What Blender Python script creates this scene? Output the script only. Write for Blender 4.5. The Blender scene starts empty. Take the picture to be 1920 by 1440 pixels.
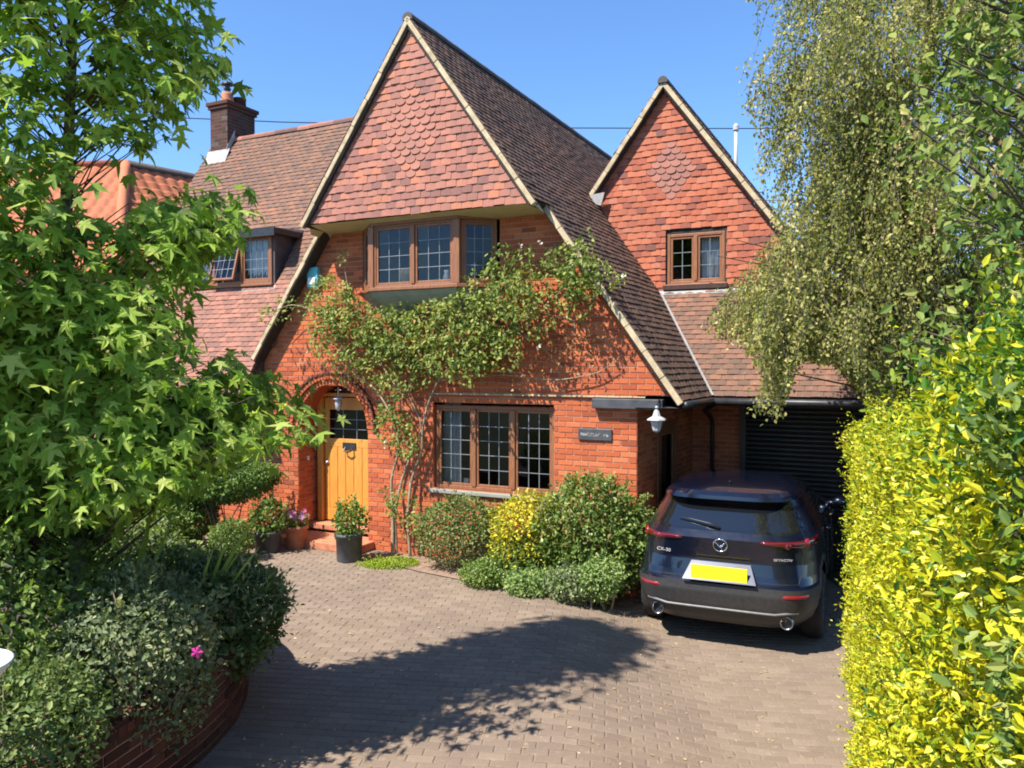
import bpy, math, random
import numpy as np
from mathutils import Vector, Matrix

# ------------------------------------------------------------------ camera, sky, sun, exposure
SC = bpy.context.scene
COL = SC.collection
FPX, HORIZON, EYE = 1480.0, 688.0, 2.85          # focal length and horizon row in photo pixels, eye height in metres
PITCH = math.atan((720 - HORIZON) / FPX)
cam_d = bpy.data.cameras.new('camera'); cam = bpy.data.objects.new('camera', cam_d); COL.objects.link(cam)
cam_d.sensor_width = 36; cam_d.lens = FPX / 1920 * 36; cam_d.clip_start = .05; cam_d.clip_end = 2000
cam.location = (0, 0, EYE); cam.rotation_euler = (math.pi / 2 - PITCH, 0, 0)
SC.camera = cam

SUN_EL, SUN_HEAD = math.radians(54.5), (0.82, 0.57)       # light travels to the right and away from the camera
world = bpy.data.worlds.new('World'); SC.world = world; world.use_nodes = True
wn = world.node_tree.nodes; wl = world.node_tree.links; wn.clear()
sky = wn.new('ShaderNodeTexSky'); sky.sky_type = 'NISHITA'; sky.sun_disc = False
sky.sun_elevation = SUN_EL; sky.sun_rotation = math.atan2(-SUN_HEAD[0], -SUN_HEAD[1])
sky.altitude = 50; sky.air_density = 1.0; sky.dust_density = .15; sky.ozone_density = 3.0
bg = wn.new('ShaderNodeBackground'); bg.inputs[1].default_value = .13
tint = wn.new('ShaderNodeMix'); tint.data_type = 'RGBA'; tint.blend_type = 'MULTIPLY'; tint.inputs[0].default_value = 1; tint.inputs[7].default_value = (.60, .78, .97, 1)
wo = wn.new('ShaderNodeOutputWorld'); wl.new(sky.outputs[0], tint.inputs[6]); wl.new(tint.outputs[2], bg.inputs[0]); wl.new(bg.outputs[0], wo.inputs[0])
sun_d = bpy.data.lights.new('sun', 'SUN'); sun_d.energy = 5.0; sun_d.angle = math.radians(.55); sun_d.color = (1, .95, .86)
sun = bpy.data.objects.new('sun', sun_d); COL.objects.link(sun)
_h = math.hypot(*SUN_HEAD)
_L = Vector((SUN_HEAD[0] / _h * math.cos(SUN_EL), SUN_HEAD[1] / _h * math.cos(SUN_EL), -math.sin(SUN_EL)))
sun.rotation_euler = _L.to_track_quat('-Z', 'Y').to_euler(); sun.location = (-6, -4, 9)
SC.cycles.filter_width = 1.9
vs = SC.view_settings; vs.view_transform = 'Standard'; vs.look = 'None'; vs.exposure = 1.03; vs.gamma = 1; vs.use_curve_mapping = False

# ------------------------------------------------------------------ house frame and pixel helpers
TH = math.radians(26.5); CT, ST = math.cos(TH), math.sin(TH); U0, W0 = -6.3, 10.0
def hw(a, b, z=0.0):                      # house coordinates -> world
    u, w = a + U0, b + W0
    return Vector((u * CT + w * ST, -u * ST + w * CT, z))
def ray(px, py):
    x = (px - 960) / FPX; y = -(py - 720) / FPX
    return Vector((x, math.cos(PITCH) + y * math.sin(PITCH), -math.sin(PITCH) + y * math.cos(PITCH)))
def at_depth(px, py, D):                  # world point at ground distance D
    d = ray(px, py); k = D / d.y
    return Vector((d.x * k, D, EYE + d.z * k))
def on_house(px, py, b):                  # world point on the plane house-depth = b
    d = ray(px, py); k = (b + W0) / (d.x * ST + d.y * CT)
    return Vector((d.x * k, d.y * k, EYE + d.z * k))
def project(P):
    P = np.asarray(P, float); X, Y, Z = P[..., 0], P[..., 1], P[..., 2] - EYE
    yc = Y * math.cos(PITCH) - Z * math.sin(PITCH); zc = Y * math.sin(PITCH) + Z * math.cos(PITCH)
    yc = np.maximum(yc, .01)
    return 960 + FPX * X / yc, 720 - FPX * zc / yc
def ss(x, a, b):
    t = np.clip((np.asarray(x, float) - a) / (b - a), 0, 1); return t * t * (3 - 2 * t)
def ground_z(X, Y):
    return -.25 * ss(X, .3, 2.1) + .28 * np.clip(4.8 - np.asarray(Y, float), 0, 4.6)
def in_poly(x, y, poly):
    x = np.asarray(x, float); y = np.asarray(y, float); r = np.zeros(x.shape, bool); n = len(poly)
    for i in range(n):
        x1, y1 = poly[i]; x2, y2 = poly[(i + 1) % n]
        if y1 == y2: continue
        c = ((y1 > y) != (y2 > y)) & (x < (x2 - x1) * (y - y1) / (y2 - y1) + x1)
        r ^= c
    return r

# ------------------------------------------------------------------ materials
def new_mat(name):
    m = bpy.data.materials.new(name); m.use_nodes = True
    nt = m.node_tree; b = nt.nodes['Principled BSDF']
    return m, nt, b
def lin(c):
    return tuple(((v / 12.92) if v <= .04045 else ((v + .055) / 1.055) ** 2.4) for v in c[:3]) + (1,)
def node(nt, t, **kw):
    n = nt.nodes.new(t)
    for k, v in kw.items():
        setattr(n, k, v)
    return n
def noise_fac(nt, scale, detail=4, rough=.6, coord='Object', stretch=None):
    tc = node(nt, 'ShaderNodeTexCoord'); n = node(nt, 'ShaderNodeTexNoise')
    n.inputs['Scale'].default_value = scale; n.inputs['Detail'].default_value = detail; n.inputs['Roughness'].default_value = rough
    if stretch:
        mp = node(nt, 'ShaderNodeMapping'); mp.inputs['Scale'].default_value = stretch
        nt.links.new(tc.outputs[coord], mp.inputs[0]); nt.links.new(mp.outputs[0], n.inputs['Vector'])
    else:
        nt.links.new(tc.outputs[coord], n.inputs['Vector'])
    return n.outputs['Fac']
def world_noise(nt, scale, detail=4, rough=.6):
    g = node(nt, 'ShaderNodeNewGeometry'); n = node(nt, 'ShaderNodeTexNoise')
    n.inputs['Scale'].default_value = scale; n.inputs['Detail'].default_value = detail; n.inputs['Roughness'].default_value = rough
    nt.links.new(g.outputs['Position'], n.inputs['Vector']); return n.outputs['Fac']
def ramp(nt, stops, fac):
    r = node(nt, 'ShaderNodeValToRGB'); e = r.color_ramp.elements
    while len(e) < len(stops): e.new(.5)
    for el, (p, c) in zip(e, stops):
        el.position = p; el.color = tuple(c[:3]) + (1,)
    nt.links.new(fac, r.inputs[0]); return r.outputs[0]
def mixc(nt, kind, fac, a, b):
    m = node(nt, 'ShaderNodeMix', data_type='RGBA', blend_type=kind)
    for s, v in ((m.inputs[0], fac), (m.inputs[6], a), (m.inputs[7], b)):
        if isinstance(v, (int, float)): s.default_value = v
        elif isinstance(v, tuple): s.default_value = v
        else: nt.links.new(v, s)
    return m.outputs[2]
def bump(nt, b, fac, strength, dist=.01):
    n = node(nt, 'ShaderNodeBump'); n.inputs['Strength'].default_value = strength; n.inputs['Distance'].default_value = dist
    nt.links.new(fac, n.inputs['Height']); nt.links.new(n.outputs[0], b.inputs['Normal'])
def mat_plain(name, c1, c2=None, scale=6, rough=.6, bmp=0, metal=0, spec=.5, coat=0, stretch=None, detail=5):
    m, nt, b = new_mat(name)
    if c2 is None:
        b.inputs['Base Color'].default_value = tuple(c1) + (1,)
    else:
        f = noise_fac(nt, scale, detail, .65, stretch=stretch)
        nt.links.new(ramp(nt, [(.32, c1), (.68, c2)], f), b.inputs['Base Color'])
        if bmp: bump(nt, b, f, bmp, .02)
    b.inputs['Roughness'].default_value = rough; b.inputs['Metallic'].default_value = metal
    b.inputs['Specular IOR Level'].default_value = spec; b.inputs['Coat Weight'].default_value = coat
    b.inputs['Coat Roughness'].default_value = .04
    return m
def piece_value(nt):                       # per piece random number: mesh attribute 'rnd' + object colour red
    a = node(nt, 'ShaderNodeAttribute', attribute_name='rnd'); o = node(nt, 'ShaderNodeObjectInfo')
    s = node(nt, 'ShaderNodeSeparateColor'); nt.links.new(o.outputs['Color'], s.inputs[0])
    ad = node(nt, 'ShaderNodeMath', operation='ADD'); nt.links.new(a.outputs['Fac'], ad.inputs[0]); nt.links.new(s.outputs[0], ad.inputs[1])
    return ad.outputs[0]
def mat_piece(name, stops, rough=.8, dirt=.35, dirt_col=(.12, .1, .08), dscale=2.2, bmp=.4, fine=60, lichen=None):
    m, nt, b = new_mat(name)
    c = ramp(nt, stops, piece_value(nt))
    f = world_noise(nt, fine, 5, .7)
    c = mixc(nt, 'MULTIPLY', .55, c, ramp(nt, [(.25, (.55, .5, .48)), (.7, (1.15, 1.15, 1.15))], f))
    d = world_noise(nt, dscale, 5, .65)
    c = mixc(nt, 'MIX', ramp(nt, [(.45, (0, 0, 0)), (.72, (dirt,) * 3)], d), c, tuple(dirt_col) + (1,))
    if lichen:
        l = world_noise(nt, lichen[1], 6, .75)
        c = mixc(nt, 'MIX', ramp(nt, [(.58, (0, 0, 0)), (.68, (lichen[2],) * 3)], l), c, tuple(lichen[0]) + (1,))
    nt.links.new(c, b.inputs['Base Color']); b.inputs['Roughness'].default_value = rough
    b.inputs['Specular IOR Level'].default_value = .25
    if bmp: bump(nt, b, f, bmp, .006)
    return m
def mat_leaf(name, stops, trans=.3, rough=.45, spec=.35, tcol=(1.15, 1.25, .55)):
    m, nt, b = new_mat(name)
    c = ramp(nt, stops, piece_value(nt))
    nt.links.new(c, b.inputs['Base Color']); b.inputs['Roughness'].default_value = rough; b.inputs['Specular IOR Level'].default_value = spec
    t = node(nt, 'ShaderNodeBsdfTranslucent'); nt.links.new(mixc(nt, 'MULTIPLY', 1.0, c, tuple(tcol) + (1,)), t.inputs[0])
    mx = node(nt, 'ShaderNodeMixShader'); mx.inputs[0].default_value = trans
    nt.links.new(b.outputs[0], mx.inputs[1]); nt.links.new(t.outputs[0], mx.inputs[2])
    nt.links.new(mx.outputs[0], nt.nodes['Material Output'].inputs[0]); return m
def mat_glass(name, tint=(.75, .8, .82), refl=1.0):
    m, nt, b = new_mat(name); nt.nodes.remove(b)
    fr = node(nt, 'ShaderNodeFresnel'); fr.inputs[0].default_value = 1.6
    g = node(nt, 'ShaderNodeBsdfGlossy'); g.inputs['Roughness'].default_value = .015
    t = node(nt, 'ShaderNodeBsdfTransparent'); t.inputs[0].default_value = tint + (1,)
    mu = node(nt, 'ShaderNodeMath', operation='MULTIPLY'); mu.inputs[1].default_value = refl; nt.links.new(fr.outputs[0], mu.inputs[0])
    mx = node(nt, 'ShaderNodeMixShader'); nt.links.new(mu.outputs[0], mx.inputs[0])
    nt.links.new(t.outputs[0], mx.inputs[1]); nt.links.new(g.outputs[0], mx.inputs[2])
    nt.links.new(mx.outputs[0], nt.nodes['Material Output'].inputs[0]); return m

M = {}
M['brick'] = mat_piece('brick', [(0, (.30, .075, .034)), (.12, (.40, .095, .038)), (.5, (.48, .115, .042)), (.8, (.54, .14, .052)), (1, (.58, .18, .075))], .85, .35, (.20, .075, .045), 1.1)
M['brick_dark'] = mat_piece('brick_dark', [(0, (.06, .024, .018)), (.5, (.115, .042, .028)), (1, (.17, .065, .042))], .85, .5, (.06, .05, .035), 3)  # darkened to carry the planter wall's shade in its colour; chimney shares it
M['mortar'] = mat_plain('mortar', (.38, .22, .15), (.50, .31, .22), 20, .95, .3)
M['hung_pink'] = mat_piece('hung_pink', [(0, (.23, .105, .085)), (.15, (.30, .13, .10)), (.5, (.375, .155, .112)), (.8, (.42, .175, .122)), (.95, (.48, .175, .095)), (1, (.44, .185, .128))], .75, .3, (.16, .1, .09), 1.6)
M['hung_orange'] = mat_piece('hung_orange', [(0, (.19, .075, .06)), (.12, (.33, .095, .058)), (.5, (.42, .125, .066)), (.85, (.47, .15, .08)), (1, (.43, .16, .10))], .75, .25, (.2, .1, .08), 1.6)
M['roof_tile'] = mat_piece('roof_tile', [(0, (.075, .05, .042)), (.3, (.125, .075, .056)), (.65, (.17, .095, .068)), (.9, (.23, .115, .075)), (1, (.29, .13, .075))], .85, .55, (.085, .068, .055), .9, .5, 45, ((.30, .24, .15), 9, .5))
M['roof_pink'] = mat_piece('roof_pink', [(0, (.15, .08, .07)), (.35, (.24, .115, .085)), (.7, (.34, .15, .105)), (1, (.40, .17, .11))], .85, .45, (.14, .09, .075), .9, .5, 45, ((.34, .27, .17), 8, .4))
M['ridge_dark'] = mat_plain('ridge_dark', (.05, .045, .045), (.10, .075, .06), 8, .8, .3)
M['underlay'] = mat_plain('underlay', (.03, .025, .022), (.05, .04, .035), 6, .95)
M['cream'] = mat_plain('cream', (.36, .275, .165), (.56, .45, .29), 7, .85, .4)
M['soffit'] = mat_plain('soffit', (.46, .38, .24), (.58, .49, .32), 4, .9, .2)
M['wood'] = mat_plain('wood', (.17, .065, .028), (.30, .12, .05), 5, .5, .2, stretch=(8, 8, 1))
M['wood_dark'] = mat_plain('wood_dark', (.035, .018, .012), (.07, .03, .018), 5, .5, .2, stretch=(8, 8, 1))
M['oak'] = mat_plain('oak', (.50, .20, .035), (.66, .31, .06), 4, .42, .15, stretch=(14, 14, 1))
M['black'] = mat_plain('black', (.012, .012, .014), (.03, .03, .034), 12, .45)
M['dark_board'] = mat_plain('dark_board', (.035, .036, .042), (.075, .078, .085), 5, .55, .2)
M['lead'] = mat_plain('lead', (.30, .32, .34), (.45, .46, .47), 9, .5, .2, metal=.2)
M['lead_pale'] = mat_plain('lead_pale', (.24, .235, .23), (.37, .36, .35), 9, .6, .2)
M['came'] = mat_plain('came', (.16, .17, .18), (.26, .27, .285), 14, .5, metal=.2)
M['glass'] = mat_glass('glass', (.62, .66, .68), .9)
M['glass_clear'] = mat_glass('glass_clear', (.92, .94, .96), .9)
M['glass_dark'] = mat_glass('glass_dark', (.30, .33, .35), .7)
M['room'] = mat_plain('room', (.06, .05, .045), (.1, .085, .075), 3, .9)
M['curtain'] = mat_plain('curtain', (.6, .62, .64), (.78, .79, .8), 3, .9)
M['panel_grey'] = mat_plain('panel_grey', (.20, .21, .17), (.30, .30, .25), 4, .8, .2)
M['terracotta'] = mat_plain('terracotta', (.36, .13, .065), (.52, .21, .11), 9, .8, .3)
M['white'] = mat_plain('white', (.68, .68, .66), (.8, .8, .78), 8, .6)
M['lamp_grey'] = mat_plain('lamp_grey', (.36, .36, .37), (.52, .52, .53), 9, .4)
M['steel'] = mat_plain('steel', (.62, .63, .65), (.75, .76, .78), 9, .25, metal=1)
M['bark'] = mat_plain('bark', (.16, .13, .10), (.30, .26, .21), 14, .9, .6, stretch=(1, 1, .35))
M['bark_dark'] = mat_plain('bark_dark', (.05, .04, .03), (.12, .095, .07), 14, .9, .6)
M['stem'] = mat_plain('stem', (.20, .14, .09), (.38, .29, .2), 14, .85, .4)
M['soil'] = mat_plain('soil', (.035, .024, .017), (.08, .055, .038), 12, .95, .8)
M['roller'] = mat_plain('roller', (.006, .007, .006), (.011, .012, .011), 8, .5)

# ------------------------------------------------------------------ object helpers
def obj(name, me, mat=None, parent=None, kind=None):
    o = bpy.data.objects.new(name, me); COL.objects.link(o); o.color = (0, 0, 0, 1)
    if mat is not None and me is not None:
        if not me.materials: me.materials.append(M[mat] if isinstance(mat, str) else mat)
    if parent is not None: o.parent = parent
    if kind: o['kind'] = kind
    return o
def tag(o, label, cat, group=None):
    o['label'] = label; o['category'] = cat
    if group: o['group'] = group
    return o
def thing(name, label, cat, loc=(0, 0, 0), rz=0, group=None):
    o = bpy.data.objects.new(name, None); COL.objects.link(o); o.empty_display_size = .2
    o.location = loc; o.rotation_euler = (0, 0, rz)
    return tag(o, label, cat, group)
class MB:
    def __init__(s): s.v = []; s.f = []; s.r = []
    def add(s, vs_, fs):
        n = len(s.v); s.v += [tuple(p) for p in vs_]; s.f += [tuple(i + n for i in f) for f in fs]; return s
    def box(s, x0, x1, y0, y1, z0, z1, bev=0):
        v = [(x, y, z) for z in (z0, z1) for y in (y0, y1) for x in (x0, x1)]
        return s.add(v, [(0, 2, 3, 1), (4, 5, 7, 6), (0, 1, 5, 4), (2, 6, 7, 3), (0, 4, 6, 2), (1, 3, 7, 5)])
    def quad(s, a, b, c, d): return s.add([a, b, c, d], [(0, 1, 2, 3)])
    def tri(s, a, b, c): return s.add([a, b, c], [(0, 1, 2)])
    def slab(s, pts, n, t):                     # polygon with thickness t against normal n
        n = Vector(n).normalized(); p = [Vector(q) for q in pts]; k = len(p)
        v = p + [q - n * t for q in p]
        return s.add(v, [tuple(range(k)), tuple(reversed(range(k, 2 * k)))] + [((i + 1) % k, i, i + k, (i + 1) % k + k) for i in range(k)])
    def bar(s, a, b, w, h, up=(0, 0, 1)):        # rectangular bar from a to b
        a = Vector(a); b = Vector(b); d = (b - a).normalized(); x = d.cross(Vector(up)).normalized(); u = x.cross(d)
        v = [q + x * sx * w / 2 + u * su * h / 2 for q in (a, b) for sx, su in ((-1, -1), (1, -1), (1, 1), (-1, 1))]
        return s.add(v, [(3, 2, 1, 0), (4, 5, 6, 7)] + [(i, (i + 1) % 4, (i + 1) % 4 + 4, i + 4) for i in range(4)])
    def tube(s, pts, rad, n=6, cap=True):
        pts = [Vector(p) for p in pts]; rad = rad if hasattr(rad, '__len__') else [rad] * len(pts)
        base = len(s.v); ref = Vector((.13, .27, .95)); px = None
        for i, p in enumerate(pts):
            d = (pts[min(i + 1, len(pts) - 1)] - pts[max(i - 1, 0)])
            d = d.normalized() if d.length > 1e-9 else Vector((0, 0, 1))
            if px is None:
                px = d.cross(ref)
                if px.length < 1e-3: px = d.cross(Vector((1, 0, 0)))
            px = (px - d * px.dot(d)).normalized(); py = d.cross(px)
            for k in range(n):
                a = 2 * math.pi * k / n; s.v.append(tuple(p + (px * math.cos(a) + py * math.sin(a)) * rad[i]))
        for i in range(len(pts) - 1):
            for k in range(n):
                s.f.append((base + i * n + k, base + i * n + (k + 1) % n, base + (i + 1) * n + (k + 1) % n, base + (i + 1) * n + k))
        if cap:
            s.f.append(tuple(base + k for k in reversed(range(n)))); e = base + (len(pts) - 1) * n; s.f.append(tuple(e + k for k in range(n)))
        return s
    def lathe(s, prof, c=(0, 0, 0), n=20):        # profile [(r,z)...]
        base = len(s.v)
        for r, z in prof:
            for k in range(n):
                a = 2 * math.pi * k / n; s.v.append((c[0] + r * math.cos(a), c[1] + r * math.sin(a), c[2] + z))
        for i in range(len(prof) - 1):
            for k in range(n):
                s.f.append((base + i * n + k, base + i * n + (k + 1) % n, base + (i + 1) * n + (k + 1) % n, base + (i + 1) * n + k))
        s.f.append(tuple(base + k for k in reversed(range(n)))); e = base + (len(prof) - 1) * n; s.f.append(tuple(e + k for k in range(n)))
        return s
    def grid(s, fn, nu, nv):                     # fn(u,v) in 0..1
        base = len(s.v)
        for j in range(nv + 1):
            for i in range(nu + 1): s.v.append(tuple(fn(i / nu, j / nv)))
        for j in range(nv):
            for i in range(nu):
                k = base + j * (nu + 1) + i; s.f.append((k, k + 1, k + nu + 2, k + nu + 1))
        return s
    def mesh(s, name, smooth=False):
        me = bpy.data.meshes.new(name); me.from_pydata(s.v, [], s.f); me.update()
        if smooth: me.polygons.foreach_set('use_smooth', [True] * len(me.polygons))
        return me
    def build(s, name, mat, parent=None, smooth=False, kind=None):
        return obj(name, s.mesh(name, smooth), mat, parent, kind)
def bevel(o, w=.01, seg=2):
    m = o.modifiers.new('bevel', 'BEVEL'); m.width = w; m.segments = seg; m.limit_method = 'ANGLE'; m.angle_limit = .6; return o
def np_mesh(name, V, loops, starts, rnd=None, smooth=False):
    me = bpy.data.meshes.new(name); me.vertices.add(len(V)); me.loops.add(len(loops)); me.polygons.add(len(starts))
    me.vertices.foreach_set('co', np.ascontiguousarray(V, np.float32).ravel())
    me.loops.foreach_set('vertex_index', np.ascontiguousarray(loops, np.int32)); me.polygons.foreach_set('loop_start', np.ascontiguousarray(starts, np.int32))
    me.update(calc_edges=True)
    if rnd is not None:
        at = me.attributes.new('rnd', 'FLOAT', 'POINT'); at.data.foreach_set('value', np.ascontiguousarray(rnd, np.float32))
    me.polygons.foreach_set('use_smooth', np.full(len(starts), bool(smooth)))
    return me
TEMPLATES = {}
def joined(name, T, Ms, rnd):
    tv, tf = T; tv = np.asarray(tv, float); k = len(tv); N = len(Ms)
    V = np.einsum('nij,kj->nki', Ms[:, :3, :3], tv) + Ms[:, None, :3, 3]
    lo = np.concatenate([np.asarray(f) for f in tf]); cnt = np.array([len(f) for f in tf]); st = np.concatenate([[0], np.cumsum(cnt)[:-1]])
    loops = (lo[None, :] + (np.arange(N) * k)[:, None]).ravel(); starts = (st[None, :] + (np.arange(N) * len(lo))[:, None]).ravel()
    return np_mesh(name, V.reshape(-1, 3), loops, starts, np.repeat(rnd, k))
def pieces(single, field, parent, mat, T, Ms, rnd, dist=None, nind=0, kind='stuff', tkey=None):
    Ms = np.asarray(Ms); rnd = np.asarray(rnd)
    if nind and len(Ms):
        order = np.argsort(dist); ind, rest = order[:nind], order[nind:]
    else:
        ind, rest = [], np.arange(len(Ms))
    if len(ind):
        key = (tkey or single, id(T))
        if key not in TEMPLATES:
            me = bpy.data.meshes.new(single); me.from_pydata([tuple(p) for p in T[0]], [], [tuple(f) for f in T[1]]); me.update()
            me.materials.append(M[mat]); TEMPLATES[key] = me
        for i in ind:
            o = obj(single, TEMPLATES[key], None, parent); o.matrix_local = Matrix(Ms[i].tolist()); o.color = (float(rnd[i]), 0, 0, 1)
    if len(rest):
        return obj(field, joined(field, T, Ms[rest], rnd[rest]), mat, parent, kind)
def frames(P, Y, Z, S):
    """matrices with origin P, y axis Y, approx normal Z, scale S (N or Nx3)"""
    P = np.asarray(P, float); Y = np.asarray(Y, float); Z = np.asarray(Z, float)
    Y = Y / np.maximum(np.linalg.norm(Y, axis=1, keepdims=True), 1e-9)
    X = np.cross(Y, Z); nx = np.linalg.norm(X, axis=1, keepdims=True)
    X = np.where(nx < 1e-6, np.cross(Y, np.array([[.31, .77, .55]])), X); X /= np.linalg.norm(X, axis=1, keepdims=True)
    Z = np.cross(X, Y); S = np.asarray(S, float)
    if S.ndim == 1: S = np.repeat(S[:, None], 3, 1)
    m = np.zeros((len(P), 4, 4)); m[:, :3, 0] = X * S[:, :1]; m[:, :3, 1] = Y * S[:, 1:2]; m[:, :3, 2] = Z * S[:, 2:3]; m[:, :3, 3] = P; m[:, 3, 3] = 1
    return m
# leaf templates: x width, y length 0..1, z normal
L_OVAL = ([(0, 0, 0), (-.26, .35, .05), (0, .4, -.02), (.26, .35, .05), (-.2, .7, .03), (0, .72, -.03), (.2, .7, .03), (0, 1, -.08)],
          [(0, 2, 1), (0, 3, 2), (1, 2, 5, 4), (2, 3, 6, 5), (4, 5, 7), (5, 6, 7)])
L_SMALL = ([(0, 0, 0), (-.32, .5, .08), (0, .5, -.03), (.32, .5, .08), (0, 1, -.06)], [(0, 2, 1), (0, 3, 2), (1, 2, 4), (2, 3, 4)])
L_NEEDLE = ([(0, 0, 0), (-.13, .5, .03), (.13, .5, .03), (0, 1, -.05)], [(0, 2, 1), (1, 2, 3)])
def _star():
    v = [(0, .12, 0), (0, -.1, 0)]; f = []
    ang = [-128, -64, 0, 64, 128]; ln = [.40, .62, .72, .62, .40]; out = []
    for i, (a, l) in enumerate(zip(ang, ln)):
        r = math.radians(a); out.append((math.sin(r) * l, .12 + math.cos(r) * l, -.13 * l))
        s1 = math.radians(a - 12); s2 = math.radians(a + 12); q = l * .58
        if i < 4:
            rm = math.radians((a + ang[i + 1]) / 2); out.append((math.sin(rm) * .22, .12 + math.cos(rm) * .22, .015))
    w = []
    for i, p in enumerate(out):
        if i % 2 == 0:
            l = ln[i // 2]; a = math.radians(ang[i // 2])
            for da, q in ((-15, .6), (0, 1), (15, .6)):
                r = a + math.radians(da); w.append((math.sin(r) * l * q, .12 + math.cos(r) * l * q, -.16 * (l * q) ** 1.3 + (.03 if da else 0)))
        else: w.append(p)
    v += w; n = len(w)
    for i in range(n - 1): f.append((0, 3 + i, 2 + i))
    f += [(0, 2, 1), (0, 1, 1 + n)]
    return v, f
L_STAR = _star()
L_LONG = ([(0, 0, 0), (-.05, .3, .02), (.05, .3, .02), (-.045, .65, .0), (.045, .65, .0), (0, 1, -.12)], [(0, 2, 1), (1, 2, 4, 3), (3, 4, 5)])
# ------------------------------------------------------------------ ground and driveway
rng = np.random.default_rng(11)
def tilted_sheet(name, xs, ys, dz, mat, kind='structure'):
    X, Y = np.meshgrid(xs, ys); Z = ground_z(X, Y) + dz
    V = np.stack([X, Y, Z], -1).reshape(-1, 3); nx, ny = len(xs), len(ys)
    i = (np.arange(ny - 1)[:, None] * nx + np.arange(nx - 1)[None]).ravel()
    loops = np.stack([i, i + 1, i + nx + 1, i + nx], -1).ravel()
    return obj(name, np_mesh(name, V, loops, np.arange(0, len(loops), 4), smooth=True), mat, None, kind)
m, nt, b = new_mat('grass_ground')
f = world_noise(nt, 1.3, 6, .7); nt.links.new(ramp(nt, [(.3, (.05, .06, .025)), (.7, (.10, .11, .045))], f), b.inputs['Base Color']); b.inputs['Roughness'].default_value = .95
bump(nt, b, world_noise(nt, 30, 4), .5, .03); M['grass_ground'] = m
_s = np.concatenate([-np.geomspace(600, 7, 14), np.linspace(-6, 6, 33), np.geomspace(7, 600, 14)])
tilted_sheet('ground', _s, np.concatenate([-np.geomspace(500, 3, 12), np.linspace(-2, 16, 60), np.geomspace(17, 900, 14)]), -.03, 'grass_ground')
m, nt, b = new_mat('joint_sand')
f = world_noise(nt, 40, 5, .7); c = ramp(nt, [(.3, (.20, .148, .11)), (.7, (.25, .188, .14))], f)
nt.links.new(c, b.inputs['Base Color']); b.inputs['Roughness'].default_value = .95; M['joint_sand'] = m
drive = tilted_sheet('driveway', np.linspace(-5.2, 4.6, 50), np.linspace(.5, 15.5, 76), .002, 'joint_sand')
M['paver'] = mat_piece('paver', [(0, (.20, .150, .110)), (.3, (.215, .162, .119)), (.7, (.232, .175, .129)), (1, (.258, .196, .145))], .88, .5, (.14, .105, .085), .8, .55, 90, ((.38, .29, .20), 13, .6))
ang = math.radians(-7); dx = np.array([math.cos(ang), math.sin(ang)]); dy = np.array([-math.sin(ang), math.cos(ang)])
Pl = []
for r in range(-30, 160):
    for k in range(-40, 40):
        p = dx * (k * .2045 + (r % 2) * .10225) + dy * (r * .1035) + np.array([0, 1.0])
        X, Y = p
        if not (-5.1 < X < 4.5 and 1.2 < Y < 15.3): continue
        u = X * CT - Y * ST - U0; w = X * ST + Y * CT - W0
        if (u < 3.1 and w > .0) or w > 3.0: continue
        Pl.append((X, Y))
Pl = np.array(Pl); N = len(Pl)
gz = ground_z(Pl[:, 0], Pl[:, 1]); gx = (ground_z(Pl[:, 0] + .1, Pl[:, 1]) - gz) / .1; gy = (ground_z(Pl[:, 0], Pl[:, 1] + .1) - gz) / .1
Zn = np.stack([-gx, -gy, np.ones(N)], -1) + rng.normal(0, .008, (N, 3))
Yd = np.stack([np.full(N, dy[0]), np.full(N, dy[1]), gx * dy[0] + gy * dy[1]], -1) + rng.normal(0, .008, (N, 3))
T_PAVER = ([(-.1, -.05, -.012), (.1, -.05, -.012), (.1, .05, -.012), (-.1, .05, -.012), (-.098, -.048, .002), (.098, -.048, .002), (.098, .048, .002), (-.098, .048, .002), (-.092, -.042, .006), (.092, -.042, .006), (.092, .042, .006), (-.092, .042, .006)],
           [(8, 9, 10, 11)] + [(i, (i + 1) % 4, (i + 1) % 4 + 4, i + 4) for i in range(4)] + [(i + 4, (i + 1) % 4 + 4, (i + 1) % 4 + 8, i + 8) for i in range(4)])
Ms = frames(np.column_stack([Pl, gz + .0025 + rng.normal(0, .0008, N)]), Yd, Zn, np.ones(N))
px, py = project(np.column_stack([Pl, gz])); vis = (px > -20) & (px < 1640) & (py < 1450) & ~((px < 470) & (py > 1200))
pieces('paver', 'paver_field', drive, 'paver', T_PAVER, Ms, rng.random(N), np.where(vis, Pl[:, 1], 99), 300)

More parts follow.
